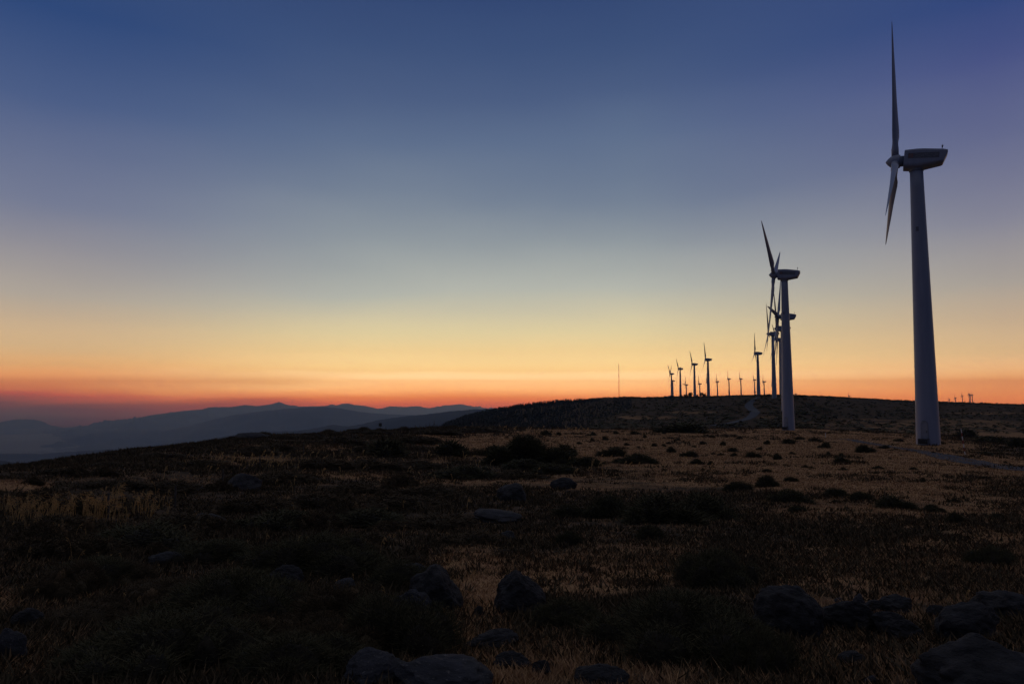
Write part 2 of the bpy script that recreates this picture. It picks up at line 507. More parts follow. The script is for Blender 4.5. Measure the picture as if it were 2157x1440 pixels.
k = np.exp(-0.5 * (np.arange(-3, 4) / 1.3) ** 2)
k /= k.sum()
GS = np.stack([np.convolve(np.pad(GS[:, j], 3, mode='edge'), k, mode='valid') for j in range(len(GY))], axis=1)


def ground_z(x, y):
    x = np.asarray(x, dtype=np.float64)
    y = np.asarray(y, dtype=np.float64)
    rho = np.sqrt(x * x + y * y)
    ye = np.clip(np.maximum(y, 0.5 * rho), 1.0, 6199.0)
    uu = np.clip(CX + F * x / ye * 1.0, -899, 3399)
    # the pixel column shifts a little with height (camera pitch); one correction step is plenty
    a = (uu - GU[0]) / (GU[1] - GU[0])
    b = np.log(ye) / math.log(6200) * (len(GY) - 1)
    i = np.clip(a.astype(int), 0, len(GU) - 2)
    j = np.clip(b.astype(int), 0, len(GY) - 2)
    fa, fb = a - i, b - j
    s = (GS[i, j] * (1 - fa) + GS[i + 1, j] * fa) * (1 - fb) + (GS[i, j + 1] * (1 - fa) + GS[i + 1, j + 1] * fa) * fb
    z = s * ye
    near = np.clip((rho - 2.0) / 4.0, 0, 1)
    z = z + near * (0.05 * fbm2(x * 1.3, y * 1.3, 1, 4) + 0.10 * np.clip(rho / 25, 0.3, 1) * fbm2(x * 0.35, y * 0.35, 2, 3)
                    + 0.35 * np.clip((rho - 20) / 150, 0, 1) * fbm2(x * 0.06, y * 0.06, 3, 4)
                    + 1.2 * np.clip((rho - 250) / 800, 0, 1) * fbm2(x * 0.016, y * 0.016, 4, 5))
    for p in turb_pos:
        d2 = (x - p.x) ** 2 + (y - p.y) ** 2
        rad = 9.0 if p.y < 250 else (14.0 if p.y < 700 else 22.0)
        w = np.exp(-np.maximum(np.sqrt(d2) - rad * 0.35, 0) ** 2 / (2 * rad * rad))
        z = z * (1 - w) + (p.z + 0.02) * w
    return z


def project(x, y, z):
    f = y * CP + z * SP
    up = -y * SP + z * CP
    f = np.where(f > 0.05, f, 0.05)
    return CX + F * x / f, CY - F * up / f


# patches of straw-coloured grass (1) and dark heath (0), as they lie on the ground (given where the photo shows them)
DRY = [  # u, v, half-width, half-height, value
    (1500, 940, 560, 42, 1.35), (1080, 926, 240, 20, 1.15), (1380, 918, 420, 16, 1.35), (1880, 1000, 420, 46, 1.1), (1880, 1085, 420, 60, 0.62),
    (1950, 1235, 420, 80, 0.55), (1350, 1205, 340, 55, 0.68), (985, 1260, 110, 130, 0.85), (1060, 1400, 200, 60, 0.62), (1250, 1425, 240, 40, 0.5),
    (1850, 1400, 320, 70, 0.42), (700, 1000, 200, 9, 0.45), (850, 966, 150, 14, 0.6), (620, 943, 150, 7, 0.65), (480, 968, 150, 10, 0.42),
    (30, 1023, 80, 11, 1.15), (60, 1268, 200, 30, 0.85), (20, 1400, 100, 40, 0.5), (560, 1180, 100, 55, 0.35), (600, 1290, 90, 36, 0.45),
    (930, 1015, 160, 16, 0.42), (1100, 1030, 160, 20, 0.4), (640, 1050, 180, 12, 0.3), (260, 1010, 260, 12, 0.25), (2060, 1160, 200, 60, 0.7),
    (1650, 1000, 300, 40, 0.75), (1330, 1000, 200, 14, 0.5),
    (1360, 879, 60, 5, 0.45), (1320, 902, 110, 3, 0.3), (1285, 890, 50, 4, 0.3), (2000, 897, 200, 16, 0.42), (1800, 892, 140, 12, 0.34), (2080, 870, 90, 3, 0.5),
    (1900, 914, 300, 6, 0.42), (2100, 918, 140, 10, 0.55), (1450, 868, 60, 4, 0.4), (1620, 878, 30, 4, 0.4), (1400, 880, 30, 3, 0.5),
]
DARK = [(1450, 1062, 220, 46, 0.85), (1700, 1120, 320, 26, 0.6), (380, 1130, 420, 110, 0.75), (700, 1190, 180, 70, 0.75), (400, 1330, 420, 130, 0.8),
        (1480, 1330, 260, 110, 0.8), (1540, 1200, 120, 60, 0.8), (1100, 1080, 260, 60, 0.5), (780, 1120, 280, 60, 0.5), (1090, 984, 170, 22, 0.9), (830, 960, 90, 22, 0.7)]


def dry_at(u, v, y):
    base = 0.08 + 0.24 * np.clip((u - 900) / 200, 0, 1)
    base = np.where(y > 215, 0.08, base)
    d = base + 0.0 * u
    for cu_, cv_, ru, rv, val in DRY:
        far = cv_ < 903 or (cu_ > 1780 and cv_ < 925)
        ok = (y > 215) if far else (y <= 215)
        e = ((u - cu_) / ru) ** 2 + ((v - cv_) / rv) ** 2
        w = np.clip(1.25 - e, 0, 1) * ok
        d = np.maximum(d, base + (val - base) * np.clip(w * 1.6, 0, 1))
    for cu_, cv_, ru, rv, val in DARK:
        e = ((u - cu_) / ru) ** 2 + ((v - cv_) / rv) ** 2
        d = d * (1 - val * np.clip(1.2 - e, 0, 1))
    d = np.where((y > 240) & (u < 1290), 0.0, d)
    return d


# polar grid: fine where the camera looks, coarse behind
az = np.concatenate([np.linspace(-180, -46, 40)[:-1], np.linspace(-46, 46, 560), np.linspace(46, 180, 40)[1:]])
rr = np.concatenate([[0.0], np.exp(np.linspace(math.log(0.7), math.log(6150), 640))])
AA, RR_ = np.meshgrid(np.radians(az), rr, indexing='ij')
X, Y = RR_ * np.sin(AA), RR_ * np.cos(AA)
Z = ground_z(X, Y)
Z[:, 0] = Z[:, 1].mean()
Z[:, -1] -= 120.0
gv = np.stack([X, Y, Z], axis=-1).reshape(-1, 3)
na, nr = len(az), len(rr)
ii, jj = np.meshgrid(np.arange(na - 1), np.arange(nr - 1), indexing='ij')
q = (ii * nr + jj).ravel()
gf = np.stack([q, q + nr, q + nr + 1, q + 1], axis=1)
me = np_mesh('ground', gv, gf, True)
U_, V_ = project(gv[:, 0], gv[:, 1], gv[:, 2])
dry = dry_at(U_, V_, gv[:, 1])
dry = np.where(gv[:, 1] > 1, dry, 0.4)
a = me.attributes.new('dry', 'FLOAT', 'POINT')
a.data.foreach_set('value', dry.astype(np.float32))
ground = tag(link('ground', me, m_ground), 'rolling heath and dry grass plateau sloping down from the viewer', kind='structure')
bpy.context.view_layer.update()


def hit(u, v):                               # where the view through photo pixel u, v meets the ground
    for k_ in range(16):
        ok, p, n_, _ = ground.ray_cast(Vector((0, 0, 0)), ray(u, v + k_).normalized(), distance=5000)
        if ok:
            return p
    return None


def gz(x, y):
    return float(ground_z(np.array([x]), np.array([y]))[0])


# ------------------------------------------------------------------ valley and mountains
th = np.linspace(0, 2 * math.pi, 97)[:-1]
rings = [2500, 5000, 7500, 10000, 13000, 16000, 20000]
vv = [(0, 0, -1000)]
for r_ in rings:
    for a_ in th:
        vv.append((r_ * math.cos(a_), r_ * math.sin(a_), -1000 - 0.5 * (r_ / 58000) ** 2 * 60))
ff = []
n_ = len(th)
for k_ in range(len(rings) - 1):
    for i in range(n_):
        j = (i + 1) % n_
        ff.append((1 + k_ * n_ + i, 1 + k_ * n_ + j, 1 + (k_ + 1) * n_ + j, 1 + (k_ + 1) * n_ + i))
tag(link('valley', np_mesh('valley', vv, ff, True), m_valley), 'wide dim valley floor far below the plateau', kind='structure')


def mountain(name, label, crest, d0, d1, seed, depth=0.28, rough=1.0, foot=-1010):
    us = np.arange(crest[0][0], crest[-1][0] + 1, 2.0)
    vs = np.interp(us, [c[0] for c in crest], [c[1] for c in crest])
    k_ = np.array([1, 2, 1]) / 4.0
    vs = np.convolve(np.pad(vs, 1, mode='edge'), k_, mode='valid')
    dist = np.interp(us, [us[0], us[-1]], [d0, d1])
    ts = np.concatenate([np.linspace(-1, 0, 26), np.linspace(0, 1, 14)[1:]])
    rows = []
    for t_ in ts:
        dd = dist * (1 + t_ * depth)
        tx = (us - CX) / F / (CP + (HOR - 850) / F * 0)
        x_ = tx * dd
        y_ = dd
        zc = np.array([slope(v_) for v_ in vs]) * dist
        fall = (1 - abs(t_)) ** 1.15
        z_ = foot + (zc - foot) * fall
        nz = fbm2(x_ / (0.035 * d0), y_ / (0.035 * d0), seed, 5)
        z_ = z_ + rough * nz * 0.012 * d0 * (1 - (1 - abs(t_)) ** 6) * min(1, fall * 2.0)
        z_ = z_ + rough * fbm2(x_ / (0.004 * d0), y_ / (0.004 * d0), seed + 5, 3) * 0.0006 * d0 * fall
        rows.append(np.stack([x_, y_, z_], axis=-1))
    g = np.array(rows)
    nt, nu = g.shape[:2]
    ii_, jj_ = np.meshgrid(np.arange(nt - 1), np.arange(nu - 1), indexing='ij')
    q_ = (ii_ * nu + jj_).ravel()
    f_ = np.stack([q_, q_ + 1, q_ + nu + 1, q_ + nu], axis=1)
    return tag(link(name, np_mesh(name, g.reshape(-1, 3), f_, True), m_mount), label, kind='structure')


mountain('mountains', 'farthest range of low peaks on the sunset horizon',
         [(120, 915), (180, 902), (250, 888), (330, 873), (400, 864), (430, 862), (447, 857), (490, 857), (520, 852.5), (545, 855), (568, 852), (581, 849), (591, 846), (601, 849.5), (612, 853), (628, 856),
          (690, 854.5), (702, 850.5), (710, 854), (722, 850), (736, 849), (752, 853), (770, 854), (800, 861), (826, 855), (850, 857), (882, 854.5), (906, 860.5), (940, 854), (972, 850.5),
          (986, 854), (1010, 859), (1060, 862), (1120, 868)], 16500, 37000, 11, 0.14, rough=1.2)
mountain('hill', 'flat-topped hill fading in the haze on the far left',
         [(-160, 915), (-80, 905), (0, 893), (20, 886), (45, 882.5), (80, 883), (100, 888), (125, 900), (150, 908), (180, 911), (230, 918)], 20500, 20500, 21, 0.16, foot=-1380)
mountain('hill', 'long smooth dark ridge in front of the farthest peaks',
         [(40, 940), (120, 925), (180, 914), (230, 909), (300, 907), (350, 906.5), (400, 898), (450, 884), (500, 873), (550, 866), (600, 861), (650, 857), (690, 856.5), (720, 860), (760, 867),
          (800, 871), (850, 873), (900, 875), (980, 880)], 15000, 14000, 31, 0.3)
mountain('hill', 'lower dark ridge rising toward the wooded hill',
         [(-200, 960), (-50, 957), (30, 954.5), (100, 955), (200, 948), (300, 943), (400, 935), (470, 920), (520, 911.5), (600, 907.5), (640, 906), (680, 899), (706, 893.5), (732, 897.5), (765, 893),
          (800, 884), (850, 877), (900, 872), (950, 866), (1000, 862), (1050, 860), (1110, 862)], 8200, 5600, 41, 0.3)
mountain('hill', 'dim hillside low in the valley at the left edge',
         [(-200, 975), (-40, 962), (0, 968), (60, 975), (140, 984), (260, 1000)], 3300, 3300, 51, 0.25, foot=-700)

# ------------------------------------------------------------------ roads


def road_strip(name, label, path, width, lift, n=160):
    pts = [hit(u, v) for u, v in path]
    pts = [p for p in pts if p]
    P_ = np.array([[p.x, p.y] for p in pts])
    s_ = np.concatenate([[0], np.cumsum(np.linalg.norm(np.diff(P_, axis=0), axis=1))])
    tt = np.linspace(0, s_[-1], n)
    cx_ = np.interp(tt, s_, P_[:, 0])
    cy_ = np.interp(tt, s_, P_[:, 1])
    for _ in range(6):
        cx_[1:-1] = (cx_[:-2] + cx_[1:-1] * 2 + cx_[2:]) / 4
        cy_[1:-1] = (cy_[:-2] + cy_[1:-1] * 2 + cy_[2:]) / 4
    tx, ty = np.gradient(cx_), np.gradient(cy_)
    L_ = np.hypot(tx, ty) + 1e-9
    nx, ny = -ty / L_, tx / L_
    wv = np.interp(np.linspace(0, 1, n), np.linspace(0, 1, len(width)), width) * (1 + 0.15 * fbm2(tt * 0.3, tt * 0, 9, 3))
    rows = []
    m_ = 9
    for k_ in range(m_):
        o_ = (k_ / (m_ - 1) - 0.5) * wv
        x_, y_ = cx_ + nx * o_, cy_ + ny * o_
        z_ = np.array([max(gz(a_, b_), -1e9) for a_, b_ in zip(x_, y_)])
        rows.append(np.stack([x_, y_, z_ + lift], axis=-1))
    g = np.array(rows)
    ii_, jj_ = np.meshgrid(np.arange(m_ - 1), np.arange(n - 1), indexing='ij')
    q_ = (ii_ * n + jj_).ravel()
    f_ = np.stack([q_, q_ + 1, q_ + n + 1, q_ + n], axis=1)
    return tag(link(name, np_mesh(name, g.reshape(-1, 3), f_, True), m_road), label, kind='structure')


road_strip('road', 'pale gravel track winding up the far slope to the ridge', [(1500, 897), (1535, 892), (1563, 886), (1583, 878), (1591, 870), (1586, 863), (1577, 856), (1579, 849), (1588, 842), (1598, 836)],
           [3, 4, 5, 5, 5, 4.5, 4, 3.5], 0.25)
road_strip('path', 'grey gravel access path past the nearest turbine', [(1770, 924), (1810, 930), (1860, 938), (1910, 946), (1960, 954), (2010, 966), (2060, 976), (2130, 985), (2190, 992)],
           [1.2, 1.8, 2.2, 2.2, 2.0, 2.0, 3.5, 4.5, 4.5], 0.05)

# ------------------------------------------------------------------ wind turbine model
# tower
bm = bmesh.new()
secs = []
for z_, r_ in [(-1.2, 1.68)] + [(43.6 * k_ / 12, 1.66 - 0.75 * k_ / 12) for k_ in range(13)]:
    secs.append([(r_ * math.cos(2 * math.pi * i / 48), r_ * math.sin(2 * math.pi * i / 48), z_) for i in range(48)])
add_loft(bm, secs)
me_tower = bm_mesh('tower', bm)
for p in me_tower.polygons:
    p.use_smooth = len(p.vertices) == 4
cam_dir = math.atan2(-math.cos(R(31.2)), -math.sin(R(31.2))) - YAW      # bearing from the first tower to the viewer, in its own frame
DOOR_A = cam_dir - R(15)


def on_tower(a_, z_, out=0.0):
    r_ = 1.66 - (1.66 - 0.91) * z_ / 43.6 + out
    return Vector((r_ * math.cos(a_), r_ * math.sin(a_), z_))


def tower_panel(bm, a0, half_w, z0, z1, out0, out1, arch=0.0, n=10, hole=None):
    """curved panel lying on the tower: outline rectangle with optional round head"""
    outl = [(-half_w, z0), (half_w, z0), (half_w, z1 - arch)]
    if arch:
        outl += [(half_w * math.cos(t_), z1 - arch + arch * math.sin(t_)) for t_ in np.linspace(0, math.pi, n)[1:-1]]
    else:
        outl += []
    outl += [(-half_w, z1 - arch)] if arch else [(-half_w, z1)]
    A = [bm.verts.new(on_tower(a0 + x / 1.65, z, out1)) for x, z in outl]
    B = [bm.verts.new(on_tower(a0 + x / 1.65, z, out0)) for x, z in outl]
    bm.faces.new(A)
    bm.faces.new(B[::-1])
    for i in range(len(A)):
        j = (i + 1) % len(A)
        bm.faces.new((A[i], B[i], B[j], A[j]))


bm = bmesh.new()
tower_panel(bm, DOOR_A, 0.52, 1.05, 3.75, -0.05, 0.06, 0.5)
me_frame = bm_mesh('door_frame', bm)
bm = bmesh.new()
tower_panel(bm, DOOR_A, 0.42, 1.15, 3.62, 0.0, 0.085, 0.42)
me_door = bm_mesh('door', bm)
bm = bmesh.new()
tower_panel(bm, DOOR_A + 0.16, 0.03, 1.9, 2.2, 0.05, 0.13)
me_handle = bm_mesh('handle', bm)
bm = bmesh.new()      # landing with legs and steps
o0, sx = on_tower(DOOR_A, 0.0), Vector((-math.sin(DOOR_A), math.cos(DOOR_A), 0))
ou = Vector((math.cos(DOOR_A), math.sin(DOOR_A), 0))


def obox(bm, a0, a1, b0, b1, z0, z1):
    vs = add_box(bm, a0, a1, b0, b1, z0, z1)
    for v_ in vs:
        p_ = v_.co.copy()
        v_.co = o0 + sx * p_.x + ou * p_.y + Vector((0, 0, p_.z))


obox(bm, -0.65, 0.65, 0.05, 1.15, 0.92, 1.0)
for a_ in (-0.6, 0.54):
    for b_ in (0.12, 1.05):
        obox(bm, a_, a_ + 0.06, b_, b_ + 0.06, -0.4, 0.92)
for k_ in range(4):
    obox(bm, -0.5, 0.5, 1.15 + 0.24 * k_, 1.15 + 0.24 * k_ + 0.22, 0.92 - 0.21 * (k_ + 1), 0.92 - 0.21 * (k_ + 1) + 0.05)
obox(bm, -0.65, 0.65, 1.09, 1.15, 0.3, 0.92)
me_steps = bm_mesh('entrance_steps', bm)
bm = bmesh.new()
tower_panel(bm, cam_dir - R(12), 0.30, 33.2, 33.9, -0.05, 0.04)
me_hatch = bm_mesh('hatch', bm)
# nacelle


def nac_sec(x_, hw, zt, zl, zb, round_=0.3):
    return [(x_, -hw * 0.62, zb), (x_, -hw * 0.94, zb + (zl - zb) * 0.55), (x_, -hw, zl), (x_, -hw, zt - round_), (x_, -hw * 0.93, zt - round_ * 0.35), (x_, -hw * 0.78, zt),
            (x_, hw * 0.78, zt), (x_, hw * 0.93, zt - round_ * 0.35), (x_, hw, zt - round_), (x_, hw, zl), (x_, hw * 0.94, zb + (zl - zb) * 0.55), (x_, hw * 0.62, zb)]


bm = bmesh.new()
add_loft(bm, [nac_sec(-1.72, 1.22, 1.45, -0.65, -1.0), nac_sec(-1.66, 1.35, 1.60, -0.72, -1.30), nac_sec(0.0, 1.42, 1.70, -0.72, -1.42), nac_sec(0.72, 1.42, 1.70, -0.68, -1.42),
              nac_sec(0.85, 1.42, 1.70, -0.66, -1.32), nac_sec(3.5, 1.32, 1.52, -0.26, -0.66), nac_sec(3.68, 1.25, 1.50, -0.16, -0.52), nac_sec(4.12, 1.12, 1.42, 0.86, 0.7), nac_sec(4.16, 1.0, 1.34, 0.95, 0.85, 0.2)])
me_nac = bm_mesh('nacelle', bm)
bm = bmesh.new()      # yaw ring between tower and nacelle
add_loft(bm, [[(r_ * math.cos(2 * math.pi * i / 32), r_ * math.sin(2 * math.pi * i / 32), z_) for i in range(32)] for z_, r_ in ((-1.75, 0.98), (-1.7, 1.03), (-1.38, 1.03), (-1.37, 0.98))])
me_yaw = bm_mesh('yaw_ring', bm)


def flank(x_):                               # half width of the nacelle's upright side at x_
    return 1.42 + 0.042 * min(x_, 0.0) if x_ < 0.85 else 1.42 - 0.1 * (x_ - 0.85) / 2.65


def flank_box(bm, x0, x1, z0, z1, out):
    vs = add_box(bm, x0, x1, 0, 1, z0, z1)
    for v_ in vs:
        v_.co.y = -flank(v_.co.x) - (out if v_.co.y < 0.5 else -0.03)


bm = bmesh.new()      # dull marking along the flank, too dim to read: a dark band, two emblem bars, a row of faint strokes
for xa, xb in ((-1.2, 0.0), (0.0, 0.85), (0.85, 3.05)):
    flank_box(bm, xa, xb, 0.08, 0.95, 0.012)
me_band = bm_mesh('marking_band', bm)
bm = bmesh.new()
for x_ in (-1.1, -0.74):
    flank_box(bm, x_, x_ + 0.26, 0.18, 0.84, 0.018)
me_emb = bm_mesh('emblem', bm)
bm = bmesh.new()
rl = random.Random(3)
x_ = -0.2
while x_ < 2.75:
    w_ = rl.choice((0.2, 0.26, 0.3))
    for z_ in rl.sample((0.24, 0.36, 0.48, 0.60, 0.72), 2):
        flank_box(bm, x_, x_ + w_, z_, z_ + 0.07, 0.018)
    if rl.random() < 0.4:
        flank_box(bm, x_ + w_ + 0.03, x_ + w_ + 0.09, 0.28, 0.74, 0.018)
        x_ += 0.1
    x_ += w_ + 0.1
me_let = bm_mesh('lettering', bm)
bm = bmesh.new()
add_tube(bm, (3.4, 0, 1.4), (3.4, 0, 2.55), 0.035, 0.03, 6)
add_tube(bm, (3.4, 0, 2.0), (3.4, 0, 2.3), 0.09, 0.09, 8)
add_tube(bm, (3.25, 0, 2.35), (3.6, 0, 2.35), 0.03, 0.03, 6)
me_vane = bm_mesh('wind_vane', bm)
# spinner: lathe about the rotor axis (local -x forward)
bm = bmesh.new()
prof = [(-1.38, 0.03), (-1.28, 0.22), (-1.05, 0.50), (-0.7, 0.82), (-0.35, 1.02), (0.0, 1.10), (0.4, 1.10), (0.66, 1.03), (0.69, 0.86), (1.35, 0.82)]
add_loft(bm, [[(x_, r_ * math.cos(2 * math.pi * i / 32), r_ * math.sin(2 * math.pi * i / 32)) for i in range(32)] for x_, r_ in prof])
me_hub = bm_mesh('hub', bm, True)
# blade along +z
bm = bmesh.new()
ST = [(0.7, 1.06, 1.0, 0), (2.0, 1.06, 1.0, 0), (2.9, 1.25, 0.76, 20), (4.0, 1.52, 0.46, 38), (5.0, 1.58, 0.38, 38), (7.0, 1.50, 0.30, 34), (10.0, 1.30, 0.24, 30), (13.5, 1.12, 0.20, 28), (17.0, 0.84, 0.18, 25),
      (20.0, 0.58, 0.17, 23), (21.8, 0.34, 0.17, 22), (22.5, 0.12, 0.2, 22), (22.62, 0.02, 0.5, 22)]
secs = []
for r_, ch, th_, tw in ST:
    sec = []
    for i in range(20):
        a_ = 2 * math.pi * i / 20
        yy = math.cos(a_)
        circ = 1.0 if th_ > 0.9 else 0.0
        yc = yy * 0.5 * ch + (0.0 if circ else 0.18 * ch)
        tk = th_ * ch * 0.5 * math.sin(a_)
        if not circ:
            tk *= (0.35 + 0.65 * ((1 - yy) / 2) ** 0.5) if th_ < 0.6 else (0.7 + 0.3 * ((1 - yy) / 2))
        c_, s_ = math.cos(R(tw)), math.sin(R(tw))
        sec.append((tk * c_ + yc * s_, yc * c_ - tk * s_, r_))
    secs.append(sec)
add_loft(bm, secs)
me_blade = bm_mesh('blade', bm, True)
TILT, CONE, NTILT = R(3.5), R(2.8), R(6.5)
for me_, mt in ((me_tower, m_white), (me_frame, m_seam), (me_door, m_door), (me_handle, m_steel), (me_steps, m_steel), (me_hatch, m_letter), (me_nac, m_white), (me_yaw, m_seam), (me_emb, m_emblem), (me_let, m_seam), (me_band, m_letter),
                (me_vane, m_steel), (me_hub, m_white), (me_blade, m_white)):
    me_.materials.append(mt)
for i, (u, v, d, ph, lab) in enumerate(TURB):
    root = tag(link('wind_turbine', None), lab, 'wind turbine', G1)
    root.location = turb_pos[i]
    root.rotation_euler = (0, 0, YAW)
    tw_ = link('tower', me_tower, parent=root)
    nc = link('nacelle', me_nac, parent=root)
    nc.location = (0, 0, HUB_H - 0.38)
    nc.rotation_euler = (0, NTILT, 0)
    if i >= 6:                               # the older, stouter type on the ridge and beyond
        nc.scale = (1.18, 1.12, 1.2)
        tw_.scale = (1.2, 1.2, 1.0)
    if i < 6:
        y_ = link('yaw_ring', me_yaw, parent=root)
        y_.location = (0, 0, HUB_H - 0.3)
        vn = link('wind_vane', me_vane, parent=nc)
    if i < 2:
        fr = link('door_frame', me_frame, parent=tw_)
        link('door', me_door, parent=tw_)
        link('handle', me_handle, parent=tw_)
        link('entrance_steps', me_steps, parent=root)
        link('hatch', me_hatch, parent=tw_)
        link('marking_band', me_band, parent=nc)
        link('emblem', me_emb, parent=nc)
        link('lettering', me_let, parent=nc)
    hb = link('hub', me_hub, parent=root)
    hb.location = (-HUB_OUT, 0, HUB_H)
    hb.rotation_euler = (0, TILT, 0)
    for a_ in ph:
        bl = link('blade', me_blade, parent=root)
        bl.location = (-HUB_OUT, 0, HUB_H)
        if i >= 6:
            bl.scale = (1.35, 1.35, 1.0)
        bl.rotation_euler = (Matrix.Rotation(TILT, 3, 'Y') @ Matrix.Rotation(-R(a_), 3, 'X') @ Matrix.Rotation(-CONE, 3, 'Y')).to_euler()

# ------------------------------------------------------------------ lattice mast on the ridge
p = hit(1304, 838) or pix(1304, 838, 760)
mast = tag(link('radio_mast', None), 'thin lattice mast standing alone on the ridge left of the turbines', 'mast')
mast.location = p
MH = 70 * p.y / F
bm = bmesh.new()
for k_ in range(3):
    a_ = 2 * math.pi * k_ / 3
    add_tube(bm, (0.5 * math.cos(a_), 0.5 * math.sin(a_), -0.5), (0.36 * math.cos(a_), 0.36 * math.sin(a_), MH), 0.075, 0.06, 5)
nz_ = int(MH / 1.1)
for s_ in range(nz_):
    z0, z1 = s_ * 1.1, (s_ + 1) * 1.1
    for k_ in range(3):
        a_, b_ = 2 * math.pi * k_ / 3, 2 * math.pi * (k_ + 1) / 3
        r_ = 0.5 - 0.14 * z0 / MH
        add_tube(bm, (r_ * math.cos(a_), r_ * math.sin(a_), z0), (r_ * math.cos(b_), r_ * math.sin(b_), z1), 0.035, 0.035, 4, False)
link('lattice', bm_mesh('lattice', bm), m_steel, mast)
bm = bmesh.new()
add_tube(bm, (0, 0, MH), (0, 0, MH + 1.6), 0.12, 0.1, 6)
add_box(bm, -0.5, 0.5, -0.5, 0.5, MH * 0.66, MH * 0.66 + 0.5)
link('antenna', bm_mesh('antenna', bm), m_steel, mast)

# ------------------------------------------------------------------ fence, sign, marker pole
POSTS = [(229, 1092, 40), (369, 1068, 36), (469, 1022, 34), (548, 984, 26), (640, 958, 20), (705, 936, 17), (742, 928, 15), (813, 906.5, 10.5), (875, 904, 9), (884, 904, 9), (897, 903.5, 11), (905, 903.5, 13), (914.5, 903, 17),
         (930, 901.5, 9), (952, 900, 10), (967, 899.5, 9), (1004, 901, 13), (1019.5, 900.5, 12), (1047, 902, 9), (1079, 903, 14), (1085, 902, 10), (1102, 903, 8), (1126, 904, 15), (1160, 905, 9), (1208, 905, 10), (1236, 905, 9)]
fence = tag(link('wire_fence', None), 'old wire fence of thin dark posts running up the heath and along the brow', 'fence')
pp = [hit(u, v) for u, v, h_ in POSTS]
fence.location = pp[0]
bpy.context.view_layer.update()
tops = []
for (u, v, h_), p in zip(POSTS, pp):
    hh = max(0.8, h_ * p.y / F)
    q0, q1 = p - pp[0], p - pp[0]
    lean = Vector((random.uniform(-.05, .05), random.uniform(-.05, .05), 0))
    bm = bmesh.new()
    r_ = 0.035 if p.y < 60 else 0.055
    add_tube(bm, q0 - Vector((0, 0, 0.3)), q0 + lean + Vector((0, 0, hh)), r_ * 1.1, r_ * 0.9, 7)
    if u == 914.5:
        add_tube(bm, q0 + Vector((0, 0, hh * 0.75)), q0 + Vector((0.7, -0.2, -0.1)), 0.05, 0.05, 6)
        add_tube(bm, q0 + Vector((0, 0, hh * 0.75)), q0 + Vector((-0.55, 0.3, -0.1)), 0.05, 0.05, 6)
    link('post', bm_mesh('post', bm), m_wood, fence)
    tops.append((q0, hh))
bm = bmesh.new()
for (a_, ha), (b_, hb_) in zip(tops, tops[1:]):
    if (b_ - a_).length > 90:
        continue
    for k_ in (0.45, 0.75):
        prev = None
        for s_ in np.linspace(0, 1, 9):
            g_ = a_.lerp(b_, s_)
            zz = gz(g_.x + pp[0].x, g_.y + pp[0].y) - pp[0].z + k_ * (ha * (1 - s_) + hb_ * s_)
            pt = Vector((g_.x, g_.y, zz))
            if prev is not None:
                add_tube(bm, prev, pt, 0.004, 0.004, 3, False)
            prev = pt
link('wire', bm_mesh('wire', bm), m_steel, fence)

p = hit(801, 907)
sign = tag(link('sign', None), 'small dark square sign on a thin post beside the fence on the brow', 'sign')
sign.location = p
k_ = p.y / F
bm = bmesh.new()
add_tube(bm, (0, 0, -0.3), (0, 0, 18.5 * k_), 0.04, 0.04, 6)
link('post', bm_mesh('post', bm), m_wood, sign)
bm = bmesh.new()
vs = add_box(bm, -3.2 * k_, 3.2 * k_, -0.075, -0.045, 11.0 * k_, 18.0 * k_)
link('panel', bm_mesh('panel', bm), m_steel, sign)

p0 = hit(2033, 958)
pole = tag(link('marker_pole', None), 'red and white banded snow pole leaning slightly beside the gravel path', 'marker pole')
pole.location = p0
L_ = 54 * p0.y / F
m_red = noisy_mat('faded_red_band', (0.22, 0.05, 0.04), (0.30, 0.08, 0.06), 6.0, 0.7)
m_wht = noisy_mat('faded_white_band', (0.50, 0.50, 0.50), (0.62, 0.62, 0.61), 6.0, 0.7)
top = Vector((-6 * p0.y / F, 0, L_))
for k_ in range(7):
    bm = bmesh.new()
    add_tube(bm, top * (k_ / 7), top * ((k_ + 1) / 7), 0.055, 0.055, 10)
    link('band', bm_mesh('band', bm), m_wht if k_ % 2 == 0 else m_red, pole)
p0 = hit(1739, 921)
post = tag(link('marker_post', None), 'short pale marker post standing among scrub between the two big towers', 'post')
post.location = p0
bm = bmesh.new()
add_tube(bm, (0, 0, -0.2), (0, 0, 10 * p0.y / F), 0.06, 0.06, 8)
link('shaft', bm_mesh('shaft', bm), m_wht, post)
bm = bmesh.new()
add_tube(bm, (0, 0, 10 * p0.y / F), (0, 0, 12 * p0.y / F), 0.065, 0.06, 8)
link('cap', bm_mesh('cap', bm), m_red, post)

# ------------------------------------------------------------------ rocks


